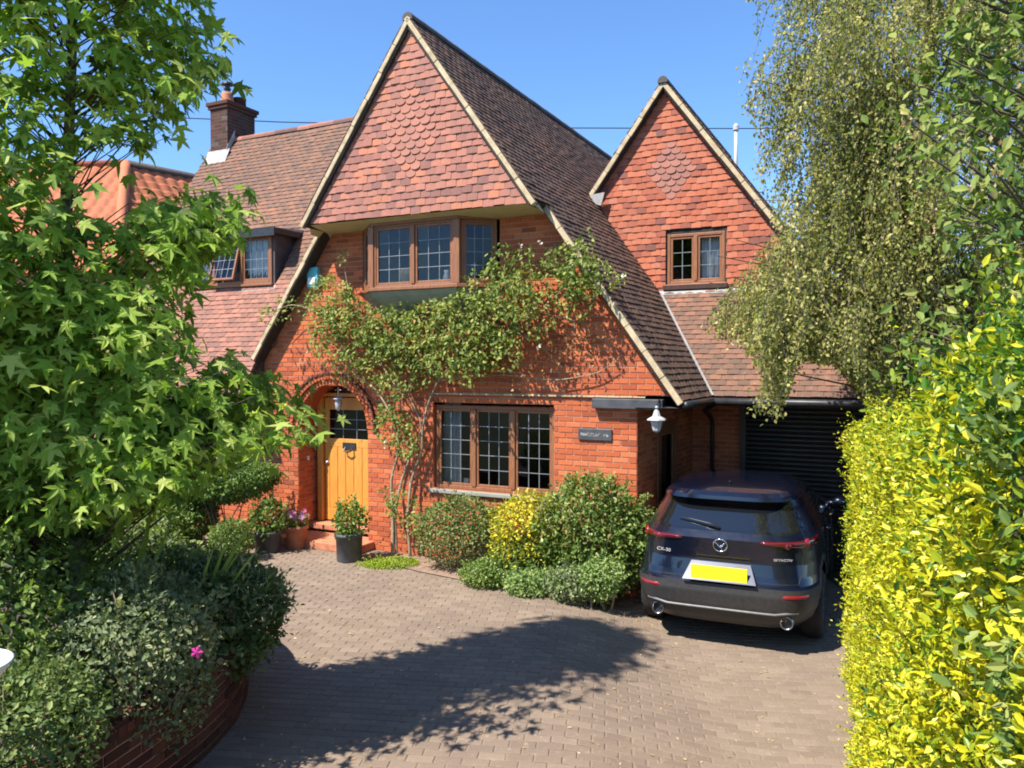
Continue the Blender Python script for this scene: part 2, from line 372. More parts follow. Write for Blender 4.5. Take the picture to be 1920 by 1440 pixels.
# ------------------------------------------------------------------ the house
house = thing('brick_house', 'red brick house with steep tile-hung gables, arched porch and dark tiled roofs', 'house', hw(0, 0, 0), -TH)
CAMH = np.array([6.3, -10.0, EYE])              # camera in house coordinates
t_main, RZ = 1.405, 7.76                         # main roof slope and ridge height
t_wing = 1.62
def wing_z(b): return 2.42 + t_wing * (b + .5)
A3 = np.array
def wall_courses(O, ax, nrm, z0, z1, ext, openings, seed, bricks, mort, course=.075, bl=.225):
    """bricks: list collecting (P, ax, nrm, w); mort: MB collecting backing strips. O is the point where along=0, z=0"""
    r = np.random.default_rng(seed); O = A3(O, float); ax = A3(ax, float); nrm = A3(nrm, float); n = int(round((z1 - z0) / course))
    for i in range(n):
        za, zb = z0 + i * course, z0 + (i + 1) * course; zm = (za + zb) / 2
        e = ext(zm)
        if e is None or e[1] - e[0] < .05: continue
        iv = [e]
        for op in openings:
            q = op(zm)
            if q is None: continue
            nv = []
            for l, rr in iv:
                if q[1] <= l or q[0] >= rr: nv.append((l, rr)); continue
                if q[0] > l + .01: nv.append((l, q[0]))
                if q[1] < rr - .01: nv.append((q[1], rr))
            iv = nv
        for l, rr in iv:
            a0 = O + ax * l - nrm * .007; a1 = O + ax * rr - nrm * .007
            mort.quad((a0[0], a0[1], za), (a1[0], a1[1], za), (a1[0], a1[1], zb), (a0[0], a0[1], zb))
            x = math.floor(l / bl) * bl - (bl / 2 if i % 2 else 0)
            while x < rr:
                xa, xb = max(x, l) + .005, min(x + bl, rr) - .005
                if xb - xa > .03:
                    c = O + ax * ((xa + xb) / 2); bricks.append((c[0], c[1], zm, ax, nrm, xb - xa))
                x += bl
T_BRICK = ([(-.5, 0, -.0325), (.5, 0, -.0325), (.5, 0, .0325), (-.5, 0, .0325), (-.485, -.0, -.029), (.485, 0, -.029), (.485, 0, .029), (-.485, 0, .029)], [])
T_BRICK = ([(x, y, z) for (x, z, y) in [(-.5, -.0325, -.012), (.5, -.0325, -.012), (.5, .0325, -.012), (-.5, .0325, -.012), (-.49, -.0295, .0), (.49, -.0295, .0), (.49, .0295, .0), (-.49, .0295, .0)]],
           [(4, 5, 6, 7), (0, 1, 5, 4), (1, 2, 6, 5), (2, 3, 7, 6), (3, 0, 4, 7)])
T_BRICK = ([(v[0], -v[1], v[2]) for v in T_BRICK[0]], T_BRICK[1])     # outward is -y of the piece frame
def brick_mats(bl, seed):
    r = np.random.default_rng(seed); n = len(bl); Ms = np.zeros((n, 4, 4)); Ms[:, 3, 3] = 1
    for i, (x, y, z, ax, nrm, w) in enumerate(bl):
        j = r.normal(0, .0012)
        Ms[i, :3, 0] = ax * w; Ms[i, :3, 1] = -nrm; Ms[i, :3, 2] = (0, 0, 1); Ms[i, :3, 3] = A3([x, y, z]) + nrm * (.002 + j)
    return Ms
AX, NF = (1, 0, 0), (0, -1, 0)
bricks = []; mort = MB()
door_c, door_r, spring = -1.9, .70, 1.88
def op_rect(l, r, z0, z1): return lambda z: (l, r) if z0 < z < z1 else None
def op_door(z):
    if z < 0: return None
    if z < spring: return (door_c - door_r, door_c + door_r)
    d = door_r ** 2 - (z - spring) ** 2
    return (door_c - math.sqrt(d), door_c + math.sqrt(d)) if d > 0 else None
def ext_front(z):
    if z > 5.3: return None
    if z < 2.4: return (-7.3, 3.15)
    h = (RZ - .12 - z) / t_main
    if z < 3.12: return (-3.38, h) if z > 2.45 else (-3.6, 3.15)
    return (-h, h)
GW = (0.0, 1.96, 1.04, 2.29)             # ground floor window a0 a1 z0 z1
WW = (-4.85, -3.62, .95, 2.33)           # wing window
BAYW = (-1.28, 1.12, 4.0, 5.05)
wall_courses((0, 0, 0), AX, NF, -.3, 5.3, ext_front, [op_door, op_rect(*GW), op_rect(*WW), op_rect(*BAYW)], 3, bricks, mort)
n_front = len(bricks)
# side wall facing the carport, porch reveals, garage wall, chimney
wall_courses((3.15, 0, 0), (0, 1, 0), (1, 0, 0), -.3, 2.4, lambda z: (0, 3.0), [op_rect(.95, 1.95, -.2, 2.05)], 4, bricks, mort)
wall_courses((door_c - door_r, 0, 0), (0, 1, 0), (1, 0, 0), 0, spring, lambda z: (0, .5), [], 5, bricks, mort)
wall_courses((door_c + door_r, .5, 0), (0, -1, 0), (-1, 0, 0), 0, spring, lambda z: (0, .5), [], 6, bricks, mort)
wall_courses((0, 3.0, 0), AX, NF, -.3, 2.7, lambda z: (3.15, 3.92), [], 7, bricks, mort)
front_wall = mort.build('wall', 'mortar', house)
Ms = brick_mats(bricks, 8); rb = rng.random(len(bricks))
dist = np.linalg.norm(Ms[:, :3, 3] - CAMH, axis=1); dist[n_front:] += 50
zz = Ms[:, 2, 3]; dist[(zz < .8)] += 5                          # hidden behind the bed plants
pieces('brick', 'brick_field', front_wall, 'brick', T_BRICK, Ms, rb, dist, 300)
# solid cores behind the skins (rear and side walls, out of sight)
mb = MB()
mb.quad((3.14, 3.0, -.3), (3.14, 9, -.3), (3.14, 9, 2.5), (3.14, 3.0, 2.5))
mb.quad((-7.4, 5.6, -.3), (-7.4, 0, -.3), (-7.4, 0, 2.5), (-7.4, 5.6, 2.5)); mb.add([(-7.4, 0, 2.5), (-7.4, 5.6, 2.5), (-7.4, 2.8, 7.6)], [(0, 1, 2)])
mb.quad((3.2, 9, -.3), (-3.3, 9, -.3), (-3.3, 9, 2.6), (3.2, 9, 2.6)); mb.add([(3.5, 9, 2.6), (-3.5, 9, 2.6), (0, 9, 7.6)], [(0, 1, 2)])
mb.quad((-3.3, 5.6, -.3), (-7.4, 5.6, -.3), (-7.4, 5.6, 2.6), (-3.3, 5.6, 2.6)); mb.quad((-3.3, 9, -.3), (-3.3, 5.6, -.3), (-3.3, 5.6, 2.6), (-3.3, 9, 2.6))
mb.quad((7.2, 2, -.3), (7.2, 8, -.3), (7.2, 8, 4), (7.2, 2, 4)); mb.quad((7.2, 8, -.3), (3.1, 8, -.3), (3.1, 8, 4.1), (7.2, 8, 4.1))
mb.quad((5.2, 2.9, 3.9), (5.2, 8, 3.9), (5.2, 8, 4.3), (5.2, 2.9, 4.3))
mb.build('rear_wall', 'brick', house)
# creasing course of pale tiles across the front at eaves height
mb = MB()
for k in range(20):
    x = -.05 + k * .175
    if x > 3.2: break
    mb.box(x, x + .168, -.032 - .004 * (k % 3), .0, 2.445, 2.462 + .003 * (k % 2))
mb.build('creasing_course', 'cream', front_wall)
# the window head: brick on edge
mb = MB(); vs_list = []
# ---- pieces set in a frame (tiles)
T_TILE = ([(-.5, 0, .020), (0, 0, .024), (.5, 0, .020), (.5, 1, .004), (0, 1, .008), (-.5, 1, .004), (-.5, 0, .006), (0, 0, .010), (.5, 0, .006)],
          [(0, 1, 4, 5), (1, 2, 3, 4), (6, 7, 1, 0), (7, 8, 2, 1), (0, 5, 6), (2, 8, 3)])
def _club():
    v = [(-.5, 1, .004), (-.5, .33, .016), (-.42, .12, .020), (-.22, 0, .023), (0, -.04, .024), (.22, 0, .023), (.42, .12, .020), (.5, .33, .016), (.5, 1, .004)]
    n = len(v); v2 = [(x, y, z - .016) for x, y, z in v]
    return v + v2, [tuple(range(n))] + [(i + n, i + 1 + n, i + 1, i) for i in range(n - 1)]
T_CLUB = _club()
def tile_plane(O, ax, up, length, ext, gauge, tw, seed, openings=(), club=None, over=1.35, wob=.004):
    """rows of tiles on a plane; ext(v) gives the along range at height v up the plane. returns Ms, clubMs"""
    r = np.random.default_rng(seed); O = A3(O, float); ax = A3(ax, float); up = A3(up, float); n = np.cross(ax, up)
    out, cl = [], []; rows = int(length / gauge)
    for i in range(rows):
        v = i * gauge; e = ext(v + gauge * .5)
        if e is None: continue
        iv = [e]; off = (tw / 2 if i % 2 else 0)
        for q in openings:
            if q[2] < v + gauge * .3 < q[3]:
                iv = [p_ for l, rr in iv for p_ in ((l, min(rr, q[0])), (max(l, q[1]), rr)) if p_[1] - p_[0] > .035]
        spans = []
        for l, rr in iv:
            x = math.floor((l - off) / tw) * tw + off
            while x < rr:
                spans.append((max(x, l), min(x + tw, rr))); x += tw
        for xa, xb in spans:
            if xb - xa < .035: continue
            c = (xa + xb) / 2
            w = (xb - xa) - .003; P = O + ax * c + up * (v + r.normal(0, wob)) + n * (abs(r.normal(0, .003)) + .008 + .008 * math.sin(c * 1.7 + v * .9 + seed) * math.cos(c * .5 - v * 1.6)); tw_ = r.normal(0, .012)
            m = np.eye(4); m[:3, 0] = (ax + up * tw_) * w; m[:3, 1] = (up - ax * tw_) * gauge * over; m[:3, 2] = (n + ax * r.normal(0, .02) + up * r.normal(0, .02)) ; m[:3, 3] = P
            (cl if club and club(c, v) else out).append(m)
    return out, cl
# ---- main gable: tile hanging on the jettied hood
HB, HZ = -.56, 5.02                              # hood wall depth and foot
def ext_hood(v):
    h = (RZ - .14 - (HZ + v)) / t_main
    return (-h, h) if h > .02 else None
def diamond(ca, cz, hwid, hh, z0):
    return lambda a, v: abs(a - ca) / hwid + abs(v + z0 - cz) / hh < 1
hung, club = tile_plane((0, HB, HZ), (1, 0, 0), (0, 0, 1), 2.6, ext_hood, .1035, .166, 21, club=diamond(.0, 6.13, .50, .72, HZ), wob=.006)
mb = MB(); zt = RZ - .12
mb.add([(-(zt - HZ) / t_main, HB, HZ), ((zt - HZ) / t_main, HB, HZ), (0, HB, zt)], [(0, 1, 2)])
hanging = mb.build('tile_hanging', 'underlay', house)
def dist_of(Ms): return np.linalg.norm(np.asarray(Ms)[:, :3, 3] - CAMH, axis=1)
r_h = rng.random(len(hung)); pieces('hung_tile', 'hung_tile_field', hanging, 'hung_pink', T_TILE, A3(hung), r_h, dist_of(hung), 300)
pieces('club_tile', 'club_tile_field', hanging, 'hung_pink', T_CLUB, A3(club), .35 + .65 * rng.random(len(club)), dist_of(club), 300)
# apex cover tile set diamondwise
mb = MB(); mb.slab([(-.11, HB - .03, zt - .28), (0, HB - .03, zt - .42), (.11, HB - .03, zt - .28), (0, HB - .03, zt - .10)], (0, -1, 0), .016); o = mb.build('apex_tile', 'hung_pink', hanging); o.color = (.8, 0, 0, 1)
# ---- soffit under the hood, cream render sweeping back to the wall
mb = MB(); hs = (zt - HZ) / t_main
mb.grid(lambda u, v: (-hs + 2 * hs * u, HB - HB * v, HZ - .01 - .05 * math.sin(v * math.pi / 2)), 1, 6)
for s in (-1, 1):
    mb.add([(s * hs, HB, HZ - .01), (s * (hs + .12), HB + .18, HZ - .12), (s * (hs + .10), .0, HZ - .16), (s * hs, 0, HZ - .06)], [(0, 1, 2, 3) if s > 0 else (3, 2, 1, 0)])
    mb.add([(s * hs, HB, HZ - .01), (s * (hs + .12), HB + .18, HZ - .12), (s * hs * 1.0, HB + .02, HZ + .12)], [(0, 1, 2)])
mb.build('soffit', 'soffit', house)
# ---- roofs: slabs carrying tiles
def sloped(a_ridge, z_ridge, t, sgn):           # along = +b, up the slope towards the ridge
    u = A3([-sgn, 0, t]) / math.hypot(1, t); return u
roof_tiles = []                                  # (Ms list, parent, material)
SL = math.hypot(1, t_main)
# main roof right slope: foot at a = 3.80
FA = 3.80; FZ = RZ - t_main * FA; upR = A3([-1, 0, t_main]) / SL; lenR = FA * SL
mb = MB(); nR = A3([t_main, 0, 1]) / SL; nL = A3([-t_main, 0, 1]) / SL
hz_a = (RZ - 5.02) / t_main
mb.slab([(FA, -.2, FZ), (FA, 9.1, FZ), (0, 9.1, RZ), (0, -.64, RZ), (hz_a, -.64, 5.02), (hz_a, -.2, 5.02)], nR, .09)
LA = -3.42
mb.slab([(0, 9.1, RZ), (LA, 9.1, RZ + t_main * LA), (LA, -.2, RZ + t_main * LA), (-hz_a, -.2, 5.02), (-hz_a, -.64, 5.02), (0, -.64, RZ)], nL, .09)
main_roof = mb.build('roof', 'underlay', house)
def ext_R(v):
    z = FZ + v / SL * t_main; return ((-.66 if z > 5.06 else -.22), 9.1)
tR, _ = tile_plane((FA, 0, FZ), (0, 1, 0), upR, lenR - .02, ext_R, .1, .166, 31, wob=.003)
def keepR(m):
    a, b_, z = m[:3, 3]
    if b_ > 3.1 and z < 7.5 - 1.36 * abs(a - 2.72) - .25: return False       # inside the garage gable
    return True
tR = [m for m in tR if keepR(m)]
tL, _ = tile_plane((LA, 9.1, RZ + t_main * LA), (0, -1, 0), A3([1, 0, t_main]) / SL, -LA * SL - .02, lambda v: (0, 9.76 if (RZ + t_main * LA + v / SL * t_main) > 5.06 else 9.32), .1, .166, 32)
tL = [m for m in tL if m[2, 3] > wing_z(m[1, 3]) - .2]
# wing roof
SW = math.hypot(1, t_wing); upW = A3([0, 1, t_wing]) / SW; WB0 = -.55; WZ0 = wing_z(WB0); WRB = -.5 + (7.80 - 2.42) / t_wing; lenW = (WRB - WB0) * SW
mb = MB(); nW = A3([0, -t_wing, 1]) / SW; nW2 = A3([0, t_wing, 1]) / SW
mb.slab([(-7.5, WB0, WZ0), (-3.32, WB0, WZ0), (-3.32, -.02, wing_z(-.02)), (-2.9, .2, wing_z(.2)), (-.1, WRB, 7.80), (-7.5, WRB, 7.80)], nW, .09)
mb.slab([(-7.5, WRB, 7.80), (0, WRB, 7.80), (0, 2 * WRB + .5, 2.42), (-7.5, 2 * WRB + .5, 2.42)], nW2, .09)
wing_roof = mb.build('roof', 'underlay', house)
DOR = (-5.92, -3.70, .66, 5.24)                 # dormer a0 a1 front depth head height
def ext_W(v):
    z = WZ0 + v / SW * t_wing; b_ = WB0 + v / SW
    return (-7.5, -3.33 if b_ < 0 else min(-(RZ - z) / t_main + .15, -.1))
v0 = (DOR[2] - WB0 - .03) * SW; v1 = (DOR[2] + .62 - WB0) * SW
tW, _ = tile_plane((0, WB0, WZ0), (1, 0, 0), upW, lenW - .02, ext_W, .1, .166, 33, openings=[(DOR[0] - .03, DOR[1] + .03, v0, v1), (-7.3, -6.78, (2.62 - WB0) * SW, 99)], wob=.003)
# garage lean-to roof and garage gable
GE = (1.42, 2.42); t_g = 1.19; SG = math.hypot(1, t_g); upG = A3([0, 1, t_g]) / SG; lenG = (2.85 - 1.42) * SG
mb = MB(); mb.slab([(3.2, 1.42, 2.42), (7.3, 1.42, 2.42), (7.3, 2.9, 2.42 + 1.48 * t_g), (2.3, 2.9, 2.42 + 1.48 * t_g)], A3([0, -t_g, 1]), .09)
garage_roof = mb.build('roof', 'underlay', house)
def ext_G(v):
    z = 2.42 + v / SG * t_g; return ((RZ - z) / t_main - .02, 7.3)
tG, _ = tile_plane((0, 1.42, 2.42), (1, 0, 0), upG, lenG, ext_G, .1, .166, 34, wob=.003)
t_r = 1.36; RA, RRZ = 2.72, 7.53; SR = math.hypot(1, t_r)
mb = MB(); fa = RA + 2.62; fz = RRZ - t_r * 2.62
mb.slab([(fa, 2.72, fz), (fa, 8.2, fz), (RA, 8.2, RRZ), (RA, 2.72, RRZ)], A3([t_r, 0, 1]), .09)
mb.slab([(RA, 2.72, RRZ), (RA, 8.2, RRZ), (RA - 1.6, 8.2, RRZ - 1.6 * t_r), (RA - 1.6, 2.72, RRZ - 1.6 * t_r)], A3([-t_r, 0, 1]), .09)
gable_roof = mb.build('roof', 'underlay', house)
tQ, _ = tile_plane((fa, 0, fz), (0, 1, 0), A3([-1, 0, t_r]) / SR, 2.62 * SR - .02, lambda v: (2.70, 8.2), .1, .166, 35)
tQ2, _ = tile_plane((RA - 1.6, 8.2, RRZ - 1.6 * t_r), (0, -1, 0), A3([1, 0, t_r]) / SR, 1.6 * SR - .02, lambda v: (0, 5.5), .1, .166, 36)
tQ2 = [m for m in tQ2 if m[2, 3] > RZ - t_main * m[0, 3] - .1]
# nearest 300 tiles overall become single objects
dW = dist_of(tW); dR = dist_of(tR); dG = dist_of(tG) + 3; allc = np.concatenate([dR, dW])
cut = np.sort(np.concatenate([dR]))[219]; nR_i = 220; nW_i = 80
rr_ = lambda n: np.clip(rng.random(n) * .9 + rng.normal(0, .05, n), 0, 1)
pieces('roof_tile', 'roof_tile_field', main_roof, 'roof_tile', T_TILE, A3(tR), rr_(len(tR)) * .7, dR, nR_i, tkey='rtR')
pieces('roof_tile', 'roof_tile_field', main_roof, 'roof_tile', T_TILE, A3(tL), rr_(len(tL)))
zz = A3(tW)[:, 2, 3]
lowW = zz < 4.35; tWa = A3(tW)
pieces('roof_tile', 'roof_tile_field', wing_roof, 'roof_pink', T_TILE, tWa[lowW], np.clip(rr_(int(lowW.sum())) * .6 + .25, 0, 1), dW[lowW], nW_i, tkey='rtW')
pieces('roof_tile', 'roof_tile_field', wing_roof, 'roof_tile', T_TILE, tWa[~lowW], .5 + .5 * rr_(int((~lowW).sum())))
pieces('roof_tile', 'roof_tile_field', garage_roof, 'roof_tile', T_TILE, A3(tG), .45 + .55 * rr_(len(tG)))
pieces('roof_tile', 'roof_tile_field', gable_roof, 'roof_tile', T_TILE, A3(tQ + tQ2), rr_(len(tQ + tQ2)))
# ridge tiles
def ridge(parent, p0, p1, mat, r=.085, step=.31):
    p0 = Vector(p0); p1 = Vector(p1); n = int((p1 - p0).length / step); d = (p1 - p0).normalized(); x = d.cross(Vector((0, 0, 1))).normalized(); u = x.cross(d)
    me = None
    for i in range(n):
        if me is None:
            mb = MB(); nn = 7
            for e, rr in ((0, r), (step * 1.02, r * .97)):
                for k in range(nn):
                    a = math.radians(-15 + 210 * k / (nn - 1)); mb.v.append((math.cos(a) * rr, e, math.sin(a) * rr))
            mb.f += [(k, k + 1, k + nn + 1, k + nn) for k in range(nn - 1)] + [tuple(reversed(range(nn)))]
            me = mb.mesh('ridge_tile'); me.materials.append(M[mat])
        o = obj('ridge_tile', me, None, parent); o.color = (random.random(), 0, 0, 1)
        mm = np.eye(4); mm[:3, 0] = x; mm[:3, 1] = d; mm[:3, 2] = u; mm[:3, 3] = p0 + d * (i * step) + Vector((0, 0, random.uniform(-.004, .004))); o.matrix_local = Matrix(mm.tolist())
random.seed(5)
ridge(main_roof, (0, -.66, RZ - .02), (0, 9.1, RZ - .02), 'ridge_dark')
ridge(gable_roof, (RA, 2.66, RRZ - .035), (RA, 8.2, RRZ - .035), 'ridge_dark')
ridge(wing_roof, (-7.5, WRB, 7.77), (-.3, WRB, 7.77), 'roof_pink')
# ---- barge boards / verges
def barge(p0, p1, nrm, w=.10, t=.05):
    mb = MB(); p0 = Vector(p0); p1 = Vector(p1); d = (p1 - p0).normalized(); dn = Vector((0, -1, 0)).cross(d); dn = -dn if dn.z > 0 else dn
    n = 8; r = random.Random(7)
    for i in range(n):
        a = p0.lerp(p1, i / n); c = p0.lerp(p1, (i + .985) / n); j = r.uniform(-.006, .006); y = Vector((0, j, 0))
        q = [a + y, c + y, c + dn * (w + j) + y, a + dn * (w + j) + y]; mb.slab(q, (0, -1, 0), t)
    return bevel(mb.build('bargeboard', 'cream', house), .006)
zt2 = RZ + .01
for s in (-1, 1):
    barge((0, -.66, zt2), (s * (hz_a + .03), -.66, zt2 - t_main * (hz_a + .03)), 0, .068, .09)
barge((hz_a - .02, -.235, zt2 - t_main * (hz_a - .02)), (FA + .02, -.235, FZ - .02), 0, .078, .08)
barge((-hz_a + .02, -.235, zt2 - t_main * (hz_a - .02)), (-3.40, -.235, zt2 - t_main * 3.40), 0, .068, .08)
for s in (-1, 1):
    e = 2.62 if s > 0 else 1.62
    barge((RA, 2.69, RRZ + .01), (RA + s * e, 2.69, RRZ + .01 - t_r * e), 0, .075, .06)
# ---- garage gable tile hanging
QB, QZ = 2.85, 4.07; RW = (2.76, 3.70, 4.19, 5.04)
def ext_Q(v):
    z = QZ + v; h = (RRZ - .12 - z) / t_r
    return (max(RA - h, (RZ - z) / t_main - .25), RA + h) if h > .02 else None
hq, cq = tile_plane((0, QB, QZ), (1, 0, 0), (0, 0, 1), 3.4, ext_Q, .1035, .166, 41, openings=[(RW[0] - .02, RW[1] + .02, RW[2] - QZ - .08, RW[3] - QZ)], club=diamond(2.80, 6.02, .42, .52, QZ), wob=.006)
mb = MB(); zq = RRZ - .1
mb.quad((1.2, QB, QZ - .1), (RW[0], QB, QZ - .1), (RW[0], QB, 5.6), (1.2, QB, 5.6)); mb.quad((RW[1], QB, QZ - .1), (5.2, QB, QZ - .1), (4.0, QB, 5.6), (RW[1], QB, 5.6))
mb.quad((RW[0], QB, QZ - .1), (RW[1], QB, QZ - .1), (RW[1], QB, RW[2]), (RW[0], QB, RW[2])); mb.quad((RW[0], QB, RW[3]), (RW[1], QB, RW[3]), (RW[1], QB, 5.6), (RW[0], QB, 5.6))
mb.add([(RA - (zq - 5.6) / t_r, QB, 5.6), (RA + (zq - 5.6) / t_r, QB, 5.6), (RA, QB, zq)], [(0, 1, 2)])
hang2 = mb.build('tile_hanging', 'underlay', house)
pieces('hung_tile', 'hung_tile_field', hang2, 'hung_orange', T_TILE, A3(hq), rng.random(len(hq)))
pieces('club_tile', 'club_tile_field', hang2, 'hung_orange', T_CLUB, A3(cq), .1 + .5 * rng.random(len(cq)), dist_of(cq), 200)
mb = MB(); mb.slab([(RA - .1, QB - .03, zq - .26), (RA, QB - .03, zq - .40), (RA + .1, QB - .03, zq - .26), (RA, QB - .03, zq - .08)], (0, -1, 0), .016); o = mb.build('apex_tile', 'hung_orange', hang2); o.color = (.9, 0, 0, 1)
# lead: flashing at gable foot, garage valley, gable shoulder
mb = MB()
mb.slab([(2.55, 2.79, 4.10), (5.2, 2.79, 4.10), (5.2, 2.74, 4.035), (2.6, 2.74, 4.035)], (0, -1, .8), .012)
def valley(z): return ((RZ - z) / t_main, 1.42 + (z - 2.42) / t_g, z)
pts = [Vector(valley(2.40 + i * .162)) + Vector((.02, -.02, .045)) for i in range(11)]
for i in range(10): mb.bar(pts[i], pts[i + 1], .03, .016, (0, 0, 1))
mb.slab([(1.50, 2.68, 5.78), (1.72, 2.68, 5.80), (1.66, 2.68, 5.58), (1.42, 2.68, 5.66)], (0, -1, 0), .03)
mb.build('flashing', 'lead_pale', house)
# ------------------------------------------------------------------ windows
def window(parent, O, ax, W, H, lights, cols, rows, fr=.055, setback=.03, mat='wood', glass='glass', open_light=None, sill=True, mull=.07, name='window', seed=1):
    ax = Vector(ax).normalized(); up = Vector((0, 0, 1)); inn = up.cross(ax)
    mm = Matrix.Identity(4)
    for i, v in enumerate((ax, inn, up)):
        mm[0][i], mm[1][i], mm[2][i] = v
    mm.translation = Vector(O); y0, y1 = setback, setback + .09; r = random.Random(seed)
    mb = MB(); mb.box(0, fr, y0, y1, 0, H); mb.box(W - fr, W, y0, y1, 0, H); mb.box(fr, W - fr, y0, y1, H - fr, H); mb.box(fr, W - fr, y0, y1, 0, fr)
    f = bevel(mb.build(name, mat, parent), .006); f.matrix_local = mm
    if sill:
        s = MB().box(-.04, W + .04, -.05, y1, -.045, -.002).build('sill', mat, f); bevel(s, .008)
    iw = (W - 2 * fr - (lights - 1) * mull) / lights
    pm = {}
    for i in range(lights):
        x0 = fr + i * (iw + mull); x1 = x0 + iw
        if i: bevel(MB().box(x0 - mull, x0, y0 - .012, y1, fr, H - fr).build('mullion', mat, f), .006)
        piv = Matrix.Identity(4)
        if open_light == i:
            piv = Matrix.Translation((0, y0, H - fr)) @ Matrix.Rotation(math.radians(-15), 4, 'X') @ Matrix.Translation((0, -y0, -(H - fr)))
        c = .038; mb = MB(); ya, yb = y0 + .012, y0 + .06
        za, zb = fr, H - fr
        mb.box(x0, x0 + c, ya, yb, za, zb); mb.box(x1 - c, x1, ya, yb, za, zb); mb.box(x0 + c, x1 - c, ya, yb, zb - c, zb); mb.box(x0 + c, x1 - c, ya, yb, za, za + c)
        o = bevel(mb.build('casement', mat, f), .005); o.matrix_local = piv
        gx0, gx1, gz0, gz1 = x0 + c, x1 - c, za + c, zb - c; pw, ph = (gx1 - gx0) / cols, (gz1 - gz0) / rows
        mb = MB()
        for k in range(1, cols): x = gx0 + k * pw; mb.box(x - .0048, x + .0048, ya + .012, ya + .024, gz0, gz1)
        for k in range(1, rows):
            z = gz0 + k * ph
            for q in range(cols): mb.box(gx0 + q * pw + .0048, gx0 + (q + 1) * pw - .0048, ya + .0125, ya + .0235, z - .0048, z + .0048)
        o = mb.build('leading', 'came', f); o.matrix_local = piv
        key = (round(pw, 4), round(ph, 4))
        if key not in pm:
            pm[key] = MB().quad((0, 0, 0), (pw, 0, 0), (pw, 0, ph), (0, 0, ph)).mesh('pane'); pm[key].materials.append(M[glass])
        for q in range(cols):
            for k in range(rows):
                o = obj('pane', pm[key], None, f)
                o.matrix_local = piv @ Matrix.Translation((gx0 + q * pw, ya + .018, gz0 + k * ph)) @ Matrix.Rotation(r.gauss(0, .011), 4, 'X') @ Matrix.Rotation(r.gauss(0, .011), 4, 'Z')
    return f
def room(name, a0, a1, b0, b1, z0, z1):
    mb = MB(); v = [(x, y, z) for z in (z0, z1) for y in (b0, b1) for x in (a0, a1)]
    mb.add(v, [(0, 1, 3, 2), (4, 6, 7, 5), (2, 3, 7, 6), (0, 2, 6, 4), (1, 5, 7, 3)])
    return mb.build(name, 'room', house)
def curtain(a0, a1, b, z0, z1, mat='curtain', waves=5, parent=None):
    mb = MB(); n = waves * 8
    mb.grid(lambda u, v: (a0 + (a1 - a0) * u, b + .025 * math.sin(u * waves * 2 * math.pi) + .01 * math.sin(u * 23 + v * 2), z0 + (z1 - z0) * v), n, 4)
    o = mb.build('curtain', mat, parent or house, True); return o
def reveal(a0, a1, z0, z1, b0, b1, mat='brick'):
    mb = MB()
    mb.quad((a0, b0, z0), (a0, b1, z0), (a0, b1, z1), (a0, b0, z1)); mb.quad((a1, b1, z0), (a1, b0, z0), (a1, b0, z1), (a1, b1, z1))
    mb.quad((a0, b0, z1), (a0, b1, z1), (a1, b1, z1), (a1, b0, z1)); mb.quad((a0, b1, z0), (a0, b0, z0), (a1, b0, z0), (a1, b1, z0))
    o = mb.build('reveal', mat, house); o.color = (.5, 0, 0, 1); return o
# ground floor window
reveal(GW[0], GW[1], GW[2], GW[3], .006, .16)
window(house, (GW[0] + .004, .03, GW[2] + .004), (1, 0, 0), GW[1] - GW[0] - .008, GW[3] - GW[2] - .008, 3, 3, 5, seed=2, sill=False)
mb = MB(); mb.box(GW[0] - .06, GW[1] + .06, -.05, .05, GW[2] - .06, GW[2] - .002); bevel(mb.build('window_sill', 'panel_grey', house), .01)
room('room', GW[0] - .5, GW[1] + .5, .2, 3.2, .3, 2.6)
curtain(GW[0] + .02, GW[0] + .34, .26, .9, 2.4, waves=4)
# soldier course over the window
mb = MB(); T_S = ([(x * .065, y, z * .105) for x, y, z in [(-.5, .012, -1), (.5, .012, -1), (.5, .012, 1), (-.5, .012, 1), (-.47, -.006, -.97), (.47, -.006, -.97), (.47, -.006, .97), (-.47, -.006, .97)]], [(4, 5, 6, 7), (0, 1, 5, 4), (1, 2, 6, 5), (2, 3, 7, 6), (3, 0, 4, 7)])
# wing window
reveal(WW[0], WW[1], WW[2], WW[3], .006, .14)
window(house, (WW[0] + .004, .02, WW[2] + .004), (1, 0, 0), WW[1] - WW[0] - .008, WW[3] - WW[2] - .008, 2, 2, 4, fr=.1, mat='wood', seed=3)
room('room', WW[0] - .3, WW[1] + .2, .2, 2.5, .4, 2.4)
curtain(WW[0] + .1, WW[1] - .05, .22, 1.98, 2.3, waves=9)
# garage gable window
window(house, (RW[0] + .003, QB - .035, RW[2] + .01), (1, 0, 0), RW[1] - RW[0] - .006, RW[3] - RW[2] - .02, 2, 2, 3, fr=.05, mat='wood', glass='glass_clear', seed=4, mull=.06)
room('room', RW[0] - .2, RW[1] + .3, QB + .12, QB + 2, RW[2] - .2, RW[3] + .2)
curtain(RW[0] + .48, RW[1] - .03, QB + .16, RW[2] + .02, RW[3] - .02, waves=5)
mb = MB(); mb.box(RW[0] - .05, RW[1] + .05, QB - .09, QB - .03, RW[2] - .075, RW[2] - .0); mb.build('window_sill', 'wood_dark', house)
